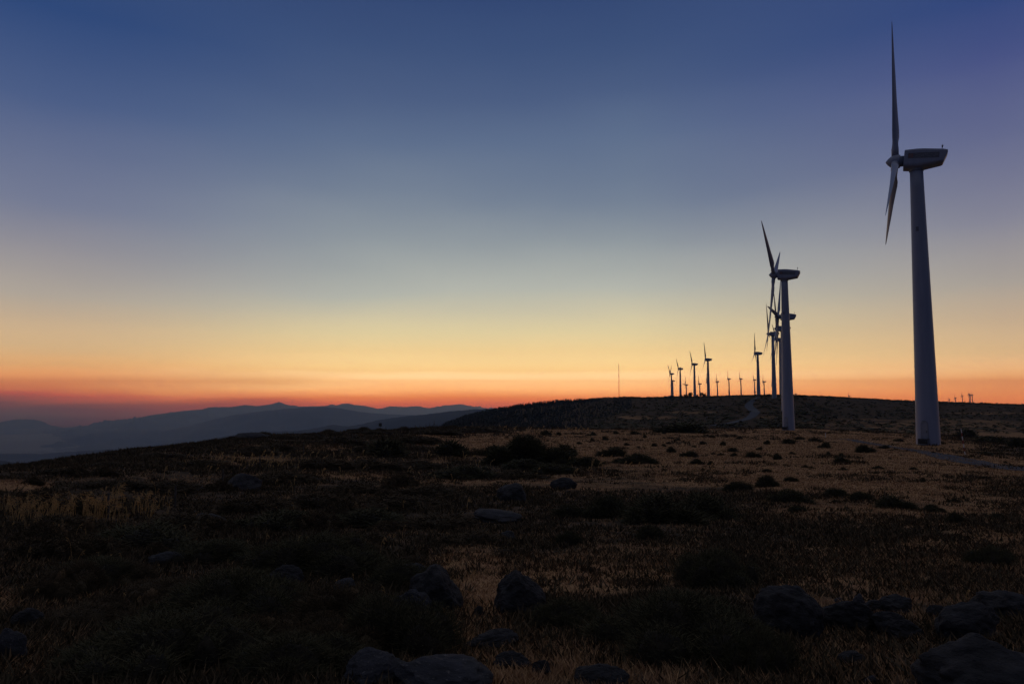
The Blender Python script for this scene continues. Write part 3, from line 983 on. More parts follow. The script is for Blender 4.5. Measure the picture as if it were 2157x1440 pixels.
def rock_mesh(seed, sub=4, blocky=0.5, planes=9):
    r = random.Random(seed)
    bm = bmesh.new()
    bmesh.ops.create_icosphere(bm, subdivisions=sub, radius=1.0)
    off = Vector((r.uniform(-50, 50), r.uniform(-50, 50), r.uniform(-50, 50)))
    pl = []
    for _ in range(planes):
        n__ = Vector((r.uniform(-1, 1), r.uniform(-1, 1), r.uniform(-0.3, 1))).normalized()
        pl.append((n__, r.uniform(0.52, 0.80)))
    for v_ in bm.verts:
        c = v_.co
        for n__, d_ in pl:
            e = c.dot(n__) - d_
            if e > 0:
                c -= n__ * e * (0.85 * blocky + 0.1)
        nn = c.normalized()
        c += nn * (0.13 * mnoise.fractal(c * 1.4 + off, 1.0, 2.0, 4) + 0.06 * (1 - 2 * abs(mnoise.noise(c * 3.1 + off))) + 0.035 * mnoise.fractal(c * 7.0 + off, 0.8, 2.0, 4))
        v_.co = c
    zs = [v_.co.z for v_ in bm.verts]
    xs = [v_.co.x for v_ in bm.verts]
    ys = [v_.co.y for v_ in bm.verts]
    for v_ in bm.verts:                                    # unit width, unit height above the soil line
        v_.co.x = (v_.co.x - (min(xs) + max(xs)) / 2) / (max(xs) - min(xs))
        v_.co.y = (v_.co.y - (min(ys) + max(ys)) / 2) / (max(ys) - min(ys))
        v_.co.z = (v_.co.z - min(zs)) / (max(zs) - min(zs)) * 1.5 - 0.5
    return bm_mesh('boulder', bm, True)


ROCKS = [  # u, v of the foot, width, height (photo px), blockiness, label
    (1095, 1292, 108, 78, 0.9, 'upright block-shaped boulder standing on the golden grass channel'),
    (862, 1312, 82, 58, 0.3, 'smooth grey slanting rock leaning against the dark cushion in front of it'),
    (915, 1290, 110, 88, 0.4, 'dark rounded boulder at the edge of the golden grass channel'),
    (855, 1230, 110, 36, 0.4, 'low dark boulder just behind the rounded one at the golden channel'),
    (785, 1448, 130, 54, 0.5, 'speckled grey rock at the bottom edge left of the golden grass blade'),
    (930, 1458, 190, 46, 0.4, 'low flat grey rock cut by the bottom edge of the photo'),
    (14, 1392, 56, 58, 0.6, 'pale grey rock cut by the left edge near the bottom'),
    (45, 1322, 60, 32, 0.5, 'small low grey rock in the reddish grass near the left edge'),
    (530, 1312, 64, 46, 0.5, 'lone blue-grey rock among dark cushions left of centre'),
    (590, 1232, 80, 34, 0.4, 'low rock half buried under the wide dark cushion left of centre'),
    (722, 1246, 50, 22, 0.5, 'small pale rock beside a spiky tuft left of centre'),
    (430, 1112, 84, 24, 0.4, 'wide low rock on the heath slope right of the golden oat grass'),
    (345, 1188, 90, 20, 0.4, 'flat stone slab showing at the crest of a dark cushion on the left'),
    (500, 1033, 80, 34, 0.4, 'rounded dark rock on the left brow above the flat heath'),
    (525, 925, 76, 14, 0.6, 'left-hand jagged outcrop on the skyline of the left brow'),
    (1045, 1098, 110, 18, 0.3, 'broad low rock hump behind the dark shrubs near the middle'),
    (1078, 1055, 60, 36, 0.4, 'pointed dark rock on the heath below the dome-shaped shrub'),
    (1062, 1140, 50, 18, 0.4, 'small bluish stone low in the grass near the middle'),
    (1190, 1030, 56, 22, 0.4, 'bluish low stone on the heath right of the pointed rock'),
    (1008, 1298, 22, 16, 0.6, 'fist-like small stone between the two boulders of the grass channel'),
    (1035, 1368, 110, 26, 0.4, 'low flat stone lying across the lower golden channel'),
    (1080, 1408, 76, 26, 0.5, 'dark flat stone low in the grass just above the bottom edge'),
    (1142, 1425, 44, 26, 0.5, 'small squarish dark stone near the bottom edge'),
    (1270, 1446, 110, 30, 0.4, 'dim low rock at the bottom edge under the big dark shrub'),
    (1672, 1342, 135, 88, 0.4, 'big rounded boulder at the left end of the tumbled stone wall'),
    (1790, 1330, 120, 60, 0.7, 'broad flat slab lying in the tumbled stone wall'),
    (1812, 1283, 32, 26, 0.9, 'small pointed stone standing on top of the tumbled wall'),
    (1846, 1292, 44, 24, 0.6, 'small rounded stone behind the slab of the tumbled wall'),
    (1770, 1270, 20, 8, 0.6, 'tiny pale stone in the grass behind the tumbled wall'),
    (1902, 1294, 78, 34, 0.5, 'rounded cap stone sitting on the tumbled wall'),
    (1902, 1342, 88, 42, 0.5, 'layered block directly below the rounded cap stone of the wall'),
    (1985, 1302, 44, 22, 0.5, 'small stone in the gap of the tumbled wall'),
    (2060, 1350, 140, 62, 0.4, 'large dark boulder at the right end of the tumbled wall'),
    (2130, 1300, 120, 50, 0.4, 'long low boulder cut by the right edge behind the wall'),
    (2140, 1490, 250, 112, 0.7, 'biggest boulder with a pale ridge edge in the bottom right corner'),
    (1840, 1442, 34, 12, 0.6, 'pale chip of stone on the bottom edge right of centre'),
    (1800, 1402, 60, 22, 0.5, 'dark low stone in the shadowed grass below the tumbled wall'),
]
protos = [rock_mesh(100 + i, 4, 0.5 + 0.12 * (i % 5), 9 + i % 5) for i in range(9)]
for me_ in protos:
    me_.materials.append(m_rock)
for i, (u, v, w_, h_, bl_, lab) in enumerate(ROCKS):
    p = hit(u, min(v, 1500))
    if p is None:
        continue
    k_ = math.hypot(p.y, p.z) / F
    me_ = rock_mesh(300 + i, 5, 0.35 + 0.65 * bl_, 12) if w_ > 70 and v > 1150 else protos[i % 9]
    pale = u in (862, 785, 930, 14, 1770, 1840, 1812, 722)
    if not pale:
        me_ = me_.copy()
        me_.materials.clear()
    o = tag(link('boulder' if w_ > 70 else 'stone', me_, m_rock if pale else m_rock_dark), lab, 'boulder' if w_ > 70 else 'stone', 'rocks lying on the heath')
    o.scale = (w_ * k_, w_ * k_ * random.uniform(0.65, 0.9), h_ * k_ * 1.02)
    o.location = (p.x, p.y + 0.25 * w_ * k_, gz(p.x, p.y + 0.25 * w_ * k_) + 0.02)
    o.location.z = min(o.location.z, p.z + 0.03)
    o.rotation_euler = (random.uniform(-.08, .08), random.uniform(-.1, .1), random.uniform(-0.5, 0.5))

# ------------------------------------------------------------------ bushes


def bush_mesh(name, seed, n, bl, bw, lumps=8, spiky=0.35):
    r = np.random.default_rng(seed)
    cs = []
    for k_ in range(lumps):
        a_ = r.uniform(0, 2 * math.pi)
        q_ = r.uniform(0.1, 0.40) if k_ else 0.0
        rad = r.uniform(0.07, 0.20) if k_ else 0.27
        cs.append((q_ * math.cos(a_), q_ * math.sin(a_), rad, (r.uniform(0.35, 1.0) if k_ else 0.85) * (1 - 0.8 * q_)))
    cs = np.array(cs)
    V, Fc = [], []
    nv = 0
    # inner mass of twigs, so that no light shows through the middle
    for cx_, cy_, rad, ht in cs:
        bm = bmesh.new()
        bmesh.ops.create_icosphere(bm, subdivisions=2, radius=1.0)
        bm.verts.ensure_lookup_table()
        vs_ = np.array([v_.co[:] for v_ in bm.verts])
        jit = 1 + 0.18 * r.standard_normal(len(vs_))[:, None] * 0.6
        vs_ = vs_ * jit * np.array([rad * 0.74, rad * 0.74, ht * 0.72]) + np.array([cx_, cy_, 0])
        V.append(vs_)
        Fc.append(np.array([[v_.index for v_ in f.verts] for f in bm.faces]) + nv)
        nv += len(vs_)
        bm.free()
    w_ = cs[:, 2] ** 2
    idx = r.choice(lumps, n, p=w_ / w_.sum())
    th_ = r.uniform(0, 2 * math.pi, n)
    cz = r.uniform(-0.05, 1, n)
    sz = np.sqrt(np.clip(1 - cz * cz, 0, 1))
    d_ = np.stack([sz * np.cos(th_), sz * np.sin(th_), cz], axis=1)
    shell = r.uniform(0.72, 1.0, n)[:, None]
    base = d_ * shell * np.stack([cs[idx, 2], cs[idx, 2], cs[idx, 3] * 0.92], axis=1) + np.stack([cs[idx, 0], cs[idx, 1], np.zeros(n)], axis=1)
    dirn = d_ * 0.75 + np.array([0, 0, 0.5]) + r.standard_normal((n, 3)) * spiky
    dirn /= np.linalg.norm(dirn, axis=1)[:, None]
    side = np.cross(dirn, r.standard_normal((n, 3)))
    side /= np.linalg.norm(side, axis=1)[:, None]
    ln = bl * (0.45 + 0.6 * r.random(n) + 2.6 * r.random(n) ** 12)[:, None]
    tip = base + dirn * ln
    a_ = base - side * bw * 0.5
    b_ = base + side * bw * 0.5
    bl_v = np.stack([a_, b_, tip], axis=1).reshape(-1, 3)
    V.append(bl_v)
    Fc.append(np.arange(3 * n).reshape(-1, 3) + nv)
    me = np_mesh(name, np.concatenate(V), np.concatenate(Fc))
    idx_ = np.zeros(len(me.polygons), dtype=np.int32)
    idx_[:len(me.polygons) - n] = 1
    me.polygons.foreach_set('material_index', idx_)
    return me


near_b = [bush_mesh('bush', 500 + i, 42000, 0.05, 0.0055, 16) for i in range(4)]
mid_b = [bush_mesh('bush', 520 + i, 8000, 0.085, 0.014, 12) for i in range(5)]
far_b = [bush_mesh('bush', 540 + i, 1500, 0.13, 0.04, 9) for i in range(5)]
for me_ in near_b + mid_b + far_b:
    me_.materials.append(m_bush)
    me_.materials.append(m_twigs)
dome_b = bush_mesh('shrub', 561, 14000, 0.07, 0.012, 5)
dome_b.materials.append(m_bush)
dome_b.materials.append(m_twigs)
near_d = [m.copy() for m in near_b[:2]] + [m.copy() for m in mid_b[:3]]
for me_ in near_d:
    me_.materials.clear()
    me_.materials.append(m_bush_dry)
    me_.materials.append(m_twigs)
SMALL = 'small dark round shrub dotted over the open dry grass'
SG = 'small shrubs dotted over the dry grass'
HEATH = 'low dark heather cushion merging into the heath of the left slope'
HG = 'heather cushions on the left slope'
BUSH = [
    (1108, 982, 172, 74, 'tallest dome-shaped shrub, black against the grass left of the open dry flat'),
    # u, v foot, width, height, label or None
    (1395, 1105, 190, 74, 'widest dark shrub mass of the middle ground, right of centre'),
    (1490, 1098, 150, 66, 'dark shrub joined to the right of the widest mass'),
    (1290, 1092, 120, 56, 'dark shrub on the left flank of the widest mass'),
    (1205, 1092, 70, 30, 'low dark shrub left of the widest mass, beside pale grass'),
    (1540, 1236, 184, 84, 'big hummock-shaped shrub alone on the grass right of centre'),
    (1460, 1400, 370, 150, 'huge black shrub filling the lower right foreground'),
    (1630, 1430, 180, 110, 'dark shrub between the huge black one and the tumbled wall'),
    (1190, 1330, 180, 74, 'low dark shrub just right of the block-shaped boulder'),
    (1205, 1150, 56, 38, 'small lone shrub on the heath above the block-shaped boulder'),
    (1370, 1140, 76, 36, 'small shrub just below the widest dark shrub mass'),
    (640, 1218, 300, 96, 'broad cushion shrub left of the golden grass channel'),
    (830, 1245, 190, 66, 'flat dark shrub behind the boulders of the golden channel'),
    (780, 1400, 320, 150, 'large rounded cushion filling the lower foreground left of the golden channel'),
    (420, 1320, 330, 120, 'large low cushion in the lower left with a rock at its right end'),
    (250, 1440, 420, 140, 'widest cushion in the bottom left corner'),
    (560, 1450, 330, 110, 'dark cushion on the bottom edge left of the speckled rock'),
    (170, 1240, 230, 66, 'dark cushion above the reddish grass near the left edge'),
    (420, 1190, 230, 54, 'long low cushion under the flat stone slab'),
    (250, 1160, 260, 58, 'dark heath cushion just below the golden oat grass'),
    (560, 1120, 240, 50, 'long dark cushion across the heath in the left middle'),
    (760, 1120, 230, 42, 'long dark cushion left of the middle heath'),
    (945, 962, 92, 40, 'dark shrub on the skyline grass left of the dome-shaped shrub'),
    (1040, 962, 62, 28, 'low shrub touching the left side of the dome-shaped shrub'),
    (1190, 962, 68, 30, 'low shrub touching the right side of the dome-shaped shrub'),
    (800, 962, 110, 44, 'broad dark shrub below the sign on the brow'),
    (1455, 912, 130, 24, 'long dark thicket at the edge of the flat below the far track'),
    (1675, 1060, 96, 36, 'largest shrub of the row crossing the grass below the second turbine'),
    (1625, 1026, 70, 30, 'rounded shrub up the slope from the largest of the crossing row'),
    (1765, 1048, 60, 23, 'shrub second along the row crossing the grass'),
    (1822, 1056, 62, 23, 'shrub in the middle of the row crossing the grass'),
    (1893, 1072, 88, 30, 'long low shrub right of the middle of the crossing row'),
    (1978, 1080, 62, 20, 'flat shrub near the right end of the crossing row'),
    (2022, 1102, 44, 27, 'spiky shrub at the right end of the crossing row'),
    (1570, 1035, 70, 24, 'dark shrub at the left start of the crossing row'),
    (2120, 1195, 120, 48, 'dim shrub cut by the right edge above the wall'),
    (1826, 954, 44, 20, 'dark rounded shrub beside the gravel path in front of the nearest turbine'),
    (1777, 975, 40, 15, 'low wide shrub below the gravel path'),
    (2050, 922, 70, 20, 'dark thicket behind the banded snow pole'),
    (2110, 935, 90, 18, 'low thicket running right from the snow pole'),
    (2150, 942, 40, 22, 'dark shrub cut by the right edge beyond the path'),
    (1300, 962, 74, 24, 'shrub at the edge of the open dry grass right of the dome-shaped shrub'),
    (1350, 978, 96, 24, 'wide low shrub where the heath meets the open dry grass'),
    (1240, 984, 96, 24, 'wide low shrub below the right side of the dome-shaped shrub'),
    (1185, 982, 40, 20, 'small shrub just below the right side of the dome-shaped shrub'),
    (1160, 1000, 120, 24, 'broad heather shrub below the dome-shaped shrub'),
    (1105, 992, 150, 24, 'long dark shrub lying along the foot of the dome-shaped shrub'),
    (980, 1010, 150, 30, 'broad heather shrub left below the dome-shaped shrub'),
]
for u, v, w_, h_ in [(1587, 964, 34, 15), (1640, 968, 18, 17), (1668, 935, 32, 13), (1619, 936, 15, 11), (1745, 944, 32, 15), (1870, 945, 26, 9), (1747, 959, 13, 11), (1774, 963, 13, 12), (1670, 957, 15, 7), (1855, 988, 28, 9),
                      (1948, 1016, 15, 13), (1668, 1014, 30, 13), (1683, 1080, 46, 15), (2018, 1058, 30, 11), (2110, 1092, 36, 11), (1763, 1060, 24, 10), (1150, 917, 24, 14), (1178, 917, 14, 9), (1250, 917, 17, 9), (1298, 914, 19, 7),
                      (1337, 915, 22, 8), (1359, 922, 11, 9), (1273, 927, 11, 11), (1247, 929, 11, 9), (1415, 953, 25, 15), (1481, 936, 17, 9), (1525, 938, 15, 11), (1545, 952, 27, 11), (1460, 963, 42, 15), (1470, 978, 30, 14),
                      (1498, 979, 15, 11), (1520, 959, 15, 7), (1690, 926, 24, 8), (1720, 930, 30, 9), (1560, 925, 18, 8), (1430, 928, 14, 6), (1600, 948, 12, 7), (1380, 940, 16, 8), (1320, 938, 14, 7), (1700, 985, 18, 8), (1930, 990, 26, 8),
                      (1620, 995, 22, 9), (2080, 1010, 24, 9), (1900, 930, 24, 7), (1985, 935, 26, 8), (2085, 960, 34, 10), (1410, 935, 12, 6), (1500, 922, 18, 7), (1220, 935, 16, 6), (1780, 990, 20, 7)]:
    BUSH.append((u, v, w_, h_, None))
for _ in range(60):                                        # the unnamed dots between them
    u, v = random.uniform(1150, 2150), random.uniform(912, 1010)
    w_ = random.uniform(5, 14)
    BUSH.append((u, v, w_, w_ * random.uniform(0.35, 0.6), None))
hl = [(60, 1120, 180, 40), (30, 1180, 160, 50), (120, 1080, 160, 36), (330, 1120, 200, 40), (480, 1085, 180, 34), (330, 1040, 160, 30), (180, 1030, 150, 20), (640, 1075, 190, 34), (720, 1045, 150, 28), (820, 1080, 190, 34),
      (900, 1120, 200, 36), (900, 1050, 160, 28), (560, 1020, 160, 26), (650, 990, 150, 24), (760, 990, 150, 24), (400, 985, 130, 18), (560, 950, 130, 18), (700, 935, 150, 18), (620, 925, 110, 10), (860, 935, 130, 18),
      (900, 915, 120, 12), (1000, 912, 140, 14), (760, 915, 120, 10), (1080, 1010, 120, 22), (585, 922, 60, 9), (640, 920, 70, 10), (700, 917, 50, 9), (455, 932, 50, 8), (390, 945, 60, 9), (845, 908, 60, 8), (520, 960, 110, 16), (760, 955, 110, 18), (870, 990, 130, 20), (1010, 960, 60, 16), (1000, 1150, 150, 32), (330, 1270, 200, 50), (130, 1330, 230, 60), (700, 1310, 160, 50), (300, 965, 110, 12), (200, 985, 110, 12), (90, 1000, 100, 12)]
rb = random.Random(77)
for _ in range(46):                                        # lumps of heather over the left slope
    v = 1000 + 420 * rb.random() ** 1.3
    w_ = (v - 880) * rb.uniform(0.22, 0.55)
    hl.append((rb.uniform(-20, 930 - 0.1 * (v - 1000)), v, w_, w_ * rb.uniform(0.26, 0.44)))
for _ in range(22):                                        # a ragged edge along the brow
    u = rb.uniform(60, 960)
    v = float(np.interp(u, [0, 150, 300, 430, 560, 760, 930], [986, 967, 947, 933, 918, 909, 900])) + rb.uniform(1, 5)
    w_ = rb.uniform(18, 60)
    hl.append((u, v, w_, w_ * rb.uniform(0.14, 0.3)))
for u, v, w_, h_ in hl:
    BUSH.append((u, v, w_, h_, HEATH))
for i, (u, v, w_, h_, lab) in enumerate(BUSH):
    p = hit(u, min(v, 1480))
    if p is None:
        continue
    k_ = math.hypot(p.y, p.z) / F
    grp = None
    nm = 'shrub'
    if lab is None:
        lab, grp = SMALL, SG
    elif lab == HEATH:
        grp = HG
    else:
        grp = 'distinct shrubs on the heath and grass'
    if 'tallest dome' in lab:
        me_ = dome_b
    elif lab == HEATH:
        me_ = near_d[i % 2] if p.y < 14 else near_d[2 + i % 3]
    elif p.y < 16:
        me_ = near_b[i % 4]
    elif p.y < 60:
        me_ = mid_b[i % 5]
    else:
        me_ = far_b[i % 5]
    o = tag(link(nm, me_), lab, 'shrub', grp)
    ww = w_ * k_ * 1.12
    o.scale = (ww, ww * random.uniform(0.7, 0.95), h_ * k_ * 1.06)
    oy = min(0.32 * ww, 2.5)
    o.location = (p.x, p.y + oy, min(gz(p.x, p.y + oy), p.z + 0.1 * h_ * k_) - 0.02)
    o.rotation_euler = (0, 0, random.choice((0, math.pi)) + random.uniform(-0.5, 0.5))

# ------------------------------------------------------------------ the wood on the far hill, single trees on the ridge, scrub


def tree_arrays(r, h, n=26):
    """a rough conifer or dense oak of small jittered faces, foot at 0"""
    V, Fc = [], []
    k_ = 0
    for _ in range(n):
        z_ = h * r.uniform(0.12, 1.0)
        rad = h * 0.30 * (1.06 - z_ / h) ** 0.8
        a_ = r.uniform(0, 2 * math.pi)
        q_ = rad * math.sqrt(r.uniform(0, 1))
        c = np.array([q_ * math.cos(a_), q_ * math.sin(a_), z_])
        e = r.standard_normal((3, 3)) * h * 0.12
        V.append(c + e)
        Fc.append((k_, k_ + 1, k_ + 2))
        k_ += 3
    for a_ in range(3):                                    # leader and core
        b_ = 2 * math.pi * a_ / 3
        V.append(np.array([[0.16 * h * math.cos(b_), 0.16 * h * math.sin(b_), 0], [0.16 * h * math.cos(b_ + 2.1), 0.16 * h * math.sin(b_ + 2.1), 0], [0, 0, h * 1.02]]))
        Fc.append((k_, k_ + 1, k_ + 2))
        k_ += 3
    return np.concatenate(V), np.array(Fc)


crest = [(932, 898), (960, 884), (985, 876), (1040, 866), (1090, 857), (1180, 847), (1250, 841), (1262, 841)]
V, Fc, nv = [], [], 0
r = np.random.default_rng(5)
cnt = 0
tries = 0
while cnt < 3400 and tries < 20000:
    tries += 1
    u = r.uniform(932, 1330)
    vc = np.interp(u, [c[0] for c in crest] + [1330], [c[1] for c in crest] + [838])
    if tries < 1300:
        if u > 1262:
            continue
        v = vc + r.uniform(-0.5, 5)
    else:
        lo = np.interp(u, [930, 1230, 1330], [903, 903, 860])
        if lo <= vc + 2:
            continue
        v = r.uniform(vc + 1, lo)
    p = hit(u, v)
    if p is None or p.y < 240 or p.y > 1100:
        continue
    h_ = r.uniform(1.5, 3.8) * (0.7 if p.y < 420 else 1.0) * float(np.interp(u, [935, 1170, 1262, 1330], [1, 1, 0.5, 0.6]))
    a_, f_ = tree_arrays(r, h_)
    V.append(a_ + np.array([p.x, p.y, p.z - 0.2]))
    Fc.append(f_ + nv)
    nv += len(a_)
    cnt += 1
tag(link('forest', np_mesh('forest', np.concatenate(V), np.concatenate(Fc)), m_conifer), 'dark wood covering the rounded far hill', 'wood', kind='stuff')

TREES = [(1401.7, 840, 5, 6, 'tiny lone tree on the ridge just left of the four ridge turbines'), (1413, 840, 12, 7, 'low round tree at the foot of the ridge turbine closest to the mast'),
         (1434, 838, 8, 6, 'small tree at the foot of the third tallest ridge turbine'), (1442.5, 838, 5, 7, 'slim tree between the third tallest ridge turbine and the squat turbine'),
         (1447, 838, 5, 6, 'slim tree at the foot of the squat tiny turbine'), (1455, 838, 10, 11, 'tallest rounded tree on the ridge, left of the second tallest ridge turbine'),
         (1468.5, 837, 5, 6, 'small tree on the ridge right of the second tallest ridge turbine'), (1481, 836.5, 12, 10, 'wide leafy tree on the ridge left of the tallest ridge turbine'),
         (1314, 838, 4, 4, 'tiny bush-like tree on the ridge just right of the lattice mast')]
for i, (u, v, w_, h_, lab) in enumerate(TREES):
    p = hit(u, v)
    k_ = p.y / F
    rt = tag(link('tree', None), lab, 'tree', 'small trees on the ridge')
    rt.location = p
    hh, ww = h_ * k_, w_ * k_
    rq = np.random.default_rng(60 + i)
    n_ = 420
    c = rq.standard_normal((7, 3)) * np.array([0.22, 0.22, 0.14]) * np.array([ww, ww, hh]) + np.array([0, 0, hh * 0.62])
    ctr = c[rq.integers(0, 7, n_)] + rq.standard_normal((n_, 3)) * np.array([ww * 0.13, ww * 0.13, hh * 0.12])
    ctr[:, 2] = np.clip(ctr[:, 2], hh * 0.14, hh)
    tri = ctr[:, None, :] + rq.standard_normal((n_, 3, 3)) * 0.085 * hh
    link('crown', np_mesh('crown', tri.reshape(-1, 3), np.arange(3 * n_).reshape(-1, 3)), m_conifer, rt)
    bm = bmesh.new()
    add_tube(bm, (0, 0, -0.3), (0, 0, hh * 0.55), 0.22, 0.1, 7)
    add_tube(bm, (0, 0, hh * 0.35), (ww * 0.2, 0, hh * 0.7), 0.1, 0.05, 5)
    add_tube(bm, (0, 0, hh * 0.3), (-ww * 0.2, 0.1, hh * 0.65), 0.1, 0.05, 5)
    link('trunk', bm_mesh('trunk', bm), m_bark, rt)

V, Fc, nv = [], [], 0
cnt = 0
tries = 0
while cnt < 2600 and tries < 16000:
    tries += 1
    u = r.uniform(1240, 2250)
    v = r.uniform(833, 915)
    if tries % 4 == 0:                                     # some along the skyline itself
        v = np.interp(u, [1240, 1300, 1400, 1500, 1640, 1740, 1950, 2157, 2250], [838, 836.5, 838, 835, 832, 835, 847, 853, 855]) + r.uniform(0, 2)
    p = hit(u, v)
    if p is None or p.y < 225 or p.y > 1300:
        continue
    dd = float(dry_at(np.array([u]), np.array([v]), np.array([p.y]))[0])
    if r.uniform() < dd * 1.25:
        continue
    ru = np.interp(v, [836, 842, 849, 856, 863, 870, 878, 886, 892, 897], [1598, 1588, 1579, 1577, 1586, 1591, 1583, 1563, 1535, 1500])
    if abs(u - ru) < 4 + (v - 836) * 0.25 and v < 899:
        continue
    w_, h_ = r.uniform(1.0, 3.2), r.uniform(0.5, 1.3)
    n_ = 16
    c = r.standard_normal((n_, 3)) * np.array([w_ * 0.35, w_ * 0.35, 0]) + np.array([0, 0, 1]) * r.uniform(0, h_, (n_, 1))
    tri = c[:, None, :] + r.standard_normal((n_, 3, 3)) * np.array([0.34 * w_, 0.34 * w_, 0.22 * h_])
    V.append(tri.reshape(-1, 3) + np.array([p.x, p.y, p.z]))
    Fc.append(np.arange(3 * n_).reshape(-1, 3) + nv)
    nv += 3 * n_
    cnt += 1
tag(link('scrub', np_mesh('scrub', np.concatenate(V), np.concatenate(Fc)), m_bush), 'dark scrub peppering the far slope below the ridge', 'scrub', kind='stuff')

# ------------------------------------------------------------------ grass
NB = 700000
ta = rng.uniform(-0.92, 0.92, NB)
yy = np.exp(rng.uniform(math.log(4.2), math.log(215), NB))
xx = ta * yy
zz = ground_z(xx, yy)
uu, vv_ = project(xx, yy, zz)
dd = dry_at(uu, vv_, yy)
pt = (fbm2(xx * 0.7, yy * 0.45, 31, 4) * 0.7 + fbm2(xx * 0.12, yy * 0.4, 33, 4) * 0.5) * 0.5 + 0.5
pt2 = fbm2(xx * 2.6, yy * 2.6, 37, 3) * 0.5 + 0.5
fade = np.clip(1.15 - (yy / 215) ** 1.5, 0.0, 1)
keep = rng.uniform(0, 1, NB) < fade * np.clip(dd * 1.25 + (pt - 0.5) * 1.7 + (pt2 - 0.5) * 1.1, 0.02 + 0.3 * np.clip(dd, 0, 1), 1.0)
xx, yy, zz, dd, pt = xx[keep], yy[keep], zz[keep], dd[keep], pt[keep]
n_ = len(xx)
hgt = (0.025 + 0.055 * rng.uniform(0, 1, n_) ** 2 + 0.05 * np.clip(pt - 0.35, 0, 1)) * (1 + yy / 70)
wid = 0.0022 + 0.00055 * yy
lean = rng.standard_normal((n_, 2)) * 0.9 * hgt[:, None]
sa = rng.uniform(-0.6, 0.6, n_)
sx_, sy_ = np.cos(sa) * wid, np.sin(sa) * wid
tri = np.empty((n_, 3, 3))
tri[:, 0] = np.stack([xx - sx_, yy - sy_, zz - 0.02], axis=1)
tri[:, 1] = np.stack([xx + sx_, yy + sy_, zz - 0.02], axis=1)
tri[:, 2] = np.stack([xx + lean[:, 0], yy + lean[:, 1], zz + hgt], axis=1)
tag(link('grass', np_mesh('grass', tri.reshape(-1, 3), np.arange(3 * n_).reshape(-1, 3)), m_grass), 'short dry grass growing between the shrubs', 'grass', kind='stuff')

# low heather and moss between: dark tufts, dense on the left slope, in streaks across the dry flat
NH = 122000
ta = rng.uniform(-0.92, 0.92, NH)
yy = np.exp(rng.uniform(math.log(4.5), math.log(225), NH))
xx = ta * yy
uu, vv_ = project(xx, yy, ground_z(xx, yy))
dd = dry_at(uu, vv_, yy)
pt = (fbm2(xx * 0.33, yy * 0.22, 41, 5) * 0.6 + fbm2(xx * 0.07, yy * 0.2, 47, 4) * 0.6) * 0.5 + 0.5
edge = np.clip((yy - 125) / 60, 0, 1) * 0.22
keep = rng.uniform(0, 1, NH) < np.clip(np.where(uu < 980, 0.85, 0.66) - 0.70 * np.minimum(dd, 1.2) + (pt - 0.5) * 2.8 + edge, 0.0, 1.0)
xx, yy = xx[keep], yy[keep]
n_ = len(xx)
sz = (0.045 + 0.10 * rng.uniform(0, 1, n_) ** 2) * (1 + yy / 32)
KB = 10
cx_ = np.repeat(xx, KB) + rng.standard_normal(n_ * KB) * np.repeat(sz, KB) * 0.8
cy_ = np.repeat(yy, KB) + rng.standard_normal(n_ * KB) * np.repeat(sz, KB) * 0.55
cz_ = ground_z(cx_, cy_)
hh_ = np.repeat(sz, KB) * rng.uniform(0.35, 1.0, n_ * KB)
ww_ = 0.12 * np.repeat(sz, KB) + 0.0004 * np.repeat(yy, KB)
ln = rng.standard_normal((n_ * KB, 2)) * 0.6 * hh_[:, None]
sa = rng.uniform(-1.2, 1.2, n_ * KB)
tri = np.empty((n_ * KB, 3, 3))
tri[:, 0] = np.stack([cx_ - np.cos(sa) * ww_, cy_ - np.sin(sa) * ww_, cz_ - 0.02], axis=1)
tri[:, 1] = np.stack([cx_ + np.cos(sa) * ww_, cy_ + np.sin(sa) * ww_, cz_ - 0.02], axis=1)
tri[:, 2] = np.stack([cx_ + ln[:, 0], cy_ + ln[:, 1], cz_ + hh_], axis=1)
tag(link('heather', np_mesh('heather', tri.reshape(-1, 3), np.arange(3 * n_ * KB).reshape(-1, 3)), m_bush_dry), 'low dark heather and moss spreading between the shrubs', 'heather', kind='stuff')

# tall oat grass with nodding golden heads
V, Fc, nv = [], [], 0
ro = random.Random(12)
stalks = []
for cu_, cv_, k_, hh_ in [(12, 1080, 7, 44), (32, 1098, 12, 62), (52, 1092, 9, 58), (70, 1104, 8, 50), (88, 1098, 12, 62), (112, 1094, 12, 52), (135, 1100, 10, 48), (150, 1090, 9, 58), (183, 1088, 16, 58), (205, 1094, 18, 52),
                          (222, 1082, 12, 50), (245, 1072, 10, 62), (238, 1098, 8, 40), (262, 1100, 6, 36), (283, 1080, 9, 44), (305, 1082, 11, 48), (318, 1090, 7, 36), (60, 1120, 5, 30), (118, 1122, 6, 30), (340, 1068, 4, 40), (190, 1112, 8, 34)]:
    for _ in range(k_):
        stalks.append((cu_ + ro.gauss(0, 7), cv_ + ro.gauss(0, 4), hh_ * ro.uniform(0.6, 1.12)))
for _ in range(50):
    stalks.append((ro.uniform(-10, 360), ro.uniform(1070, 1120), ro.uniform(14, 34)))
for _ in range(90):
    stalks.append((ro.gauss(560, 60), ro.uniform(962, 986), ro.uniform(8, 18)))
for _ in range(80):
    stalks.append((ro.uniform(380, 960), ro.uniform(955, 1020), ro.uniform(8, 18)))
for _ in range(60):
    stalks.append((ro.uniform(900, 1500), ro.uniform(960, 1010), ro.uniform(8, 20)))
for _ in range(70):
    stalks.append((ro.uniform(0, 1000), ro.uniform(1020, 1320), ro.uniform(16, 34)))
for _ in range(50):
    stalks.append((ro.uniform(950, 1240), ro.uniform(902, 909), ro.uniform(4, 9)))
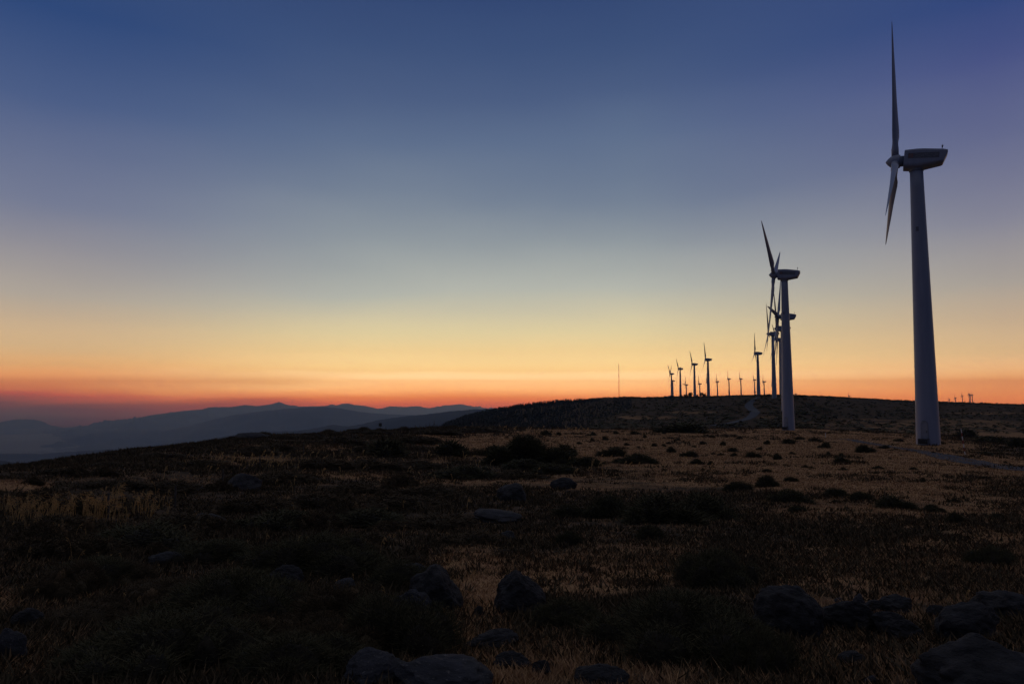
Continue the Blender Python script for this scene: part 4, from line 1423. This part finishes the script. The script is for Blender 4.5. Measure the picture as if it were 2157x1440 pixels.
stalks += [(428, 1392, 68), (524, 1395, 62), (531, 1392, 50), (801, 1170, 44), (846, 1446, 36), (663, 1312, 26), (690, 1309, 22), (1057, 1030, 20), (1165, 970, 18), (1246, 992, 30), (1260, 990, 26), (1487, 1172, 12), (2035, 1262, 24), (150, 1180, 50),
           (160, 1200, 46), (230, 1195, 30), (345, 1010, 34), (1045, 1450, 50), (580, 1165, 24)]
for u, v, h_ in stalks:
    p = hit(u, min(v, 1470))
    if p is None:
        continue
    k_ = math.hypot(p.y, p.z) / F
    L_ = h_ * k_
    wd = max(0.003, 0.9 * k_)
    a_ = ro.uniform(-0.7, 1.2) * L_ * 0.42
    pts = []
    for s_ in np.linspace(0, 1, 6):
        pts.append(np.array([p.x + a_ * s_ ** 2.2, p.y, p.z + L_ * (s_ - 0.12 * s_ ** 4)]))
    for i in range(5):
        w0, w1 = wd * (1 - 0.12 * i), wd * (1 - 0.12 * (i + 1))
        V.append(np.array([pts[i] - [w0 / 2, 0, 0], pts[i] + [w0 / 2, 0, 0], pts[i + 1] + [w1 / 2, 0.0, 0]]))
        V.append(np.array([pts[i] - [w0 / 2, 0, 0], pts[i + 1] + [w1 / 2, 0, 0], pts[i + 1] - [w1 / 2, 0, 0]]))
    sgn = 1 if a_ >= 0 else -1
    for _ in range(ro.randint(5, 12)):
        s_ = ro.uniform(0.60, 1.0)
        b_ = np.array([p.x + a_ * s_ ** 2.2, p.y, p.z + L_ * (s_ - 0.12 * s_ ** 4)])
        d_ = np.array([sgn * ro.uniform(-0.3, 1.2), ro.uniform(-0.6, 0.6), ro.uniform(-1.0, 0.7)])
        e_ = b_ + d_ * L_ * 0.13
        V.append(np.array([b_, e_ + [wd * 0.9, 0, 0], e_ - [0, 0, wd * 1.3]]))
me_ = np.concatenate([a_ for a_ in V])
tag(link('tall_grass', np_mesh('tall_grass', me_, np.arange(len(me_)).reshape(-1, 3)), m_oat), 'tall golden oat grass with nodding seed heads', 'grass', kind='stuff')

# ------------------------------------------------------------------ haze
bm = bmesh.new()
add_box(bm, -HAZE_R, HAZE_R, -HAZE_R, HAZE_R, -1402, HAZE_TOP)
m_haze = bpy.data.materials.new('haze')
m_haze.use_nodes = True
t = m_haze.node_tree
t.nodes.clear()
vo = N(t, 'ShaderNodeVolumePrincipled')
vo.inputs['Color'].default_value = (0.235, 0.37, 0.65, 1)
vo.inputs['Density'].default_value = 6.0e-5
vo.inputs['Absorption Color'].default_value = (0.92, 0.64, 0.03, 1)
vo.inputs['Anisotropy'].default_value = 0.55
try:
    vo.inputs['Density Attribute'].default_value = ''
    vo.inputs['Color Attribute'].default_value = ''
    vo.inputs['Temperature Attribute'].default_value = ''
except Exception:
    pass
out = N(t, 'ShaderNodeOutputMaterial')
t.links.new(vo.outputs[0], out.inputs['Volume'])
tag(link('haze', bm_mesh('haze', bm), m_haze), 'thin dusk haze filling the valley air', kind='stuff')
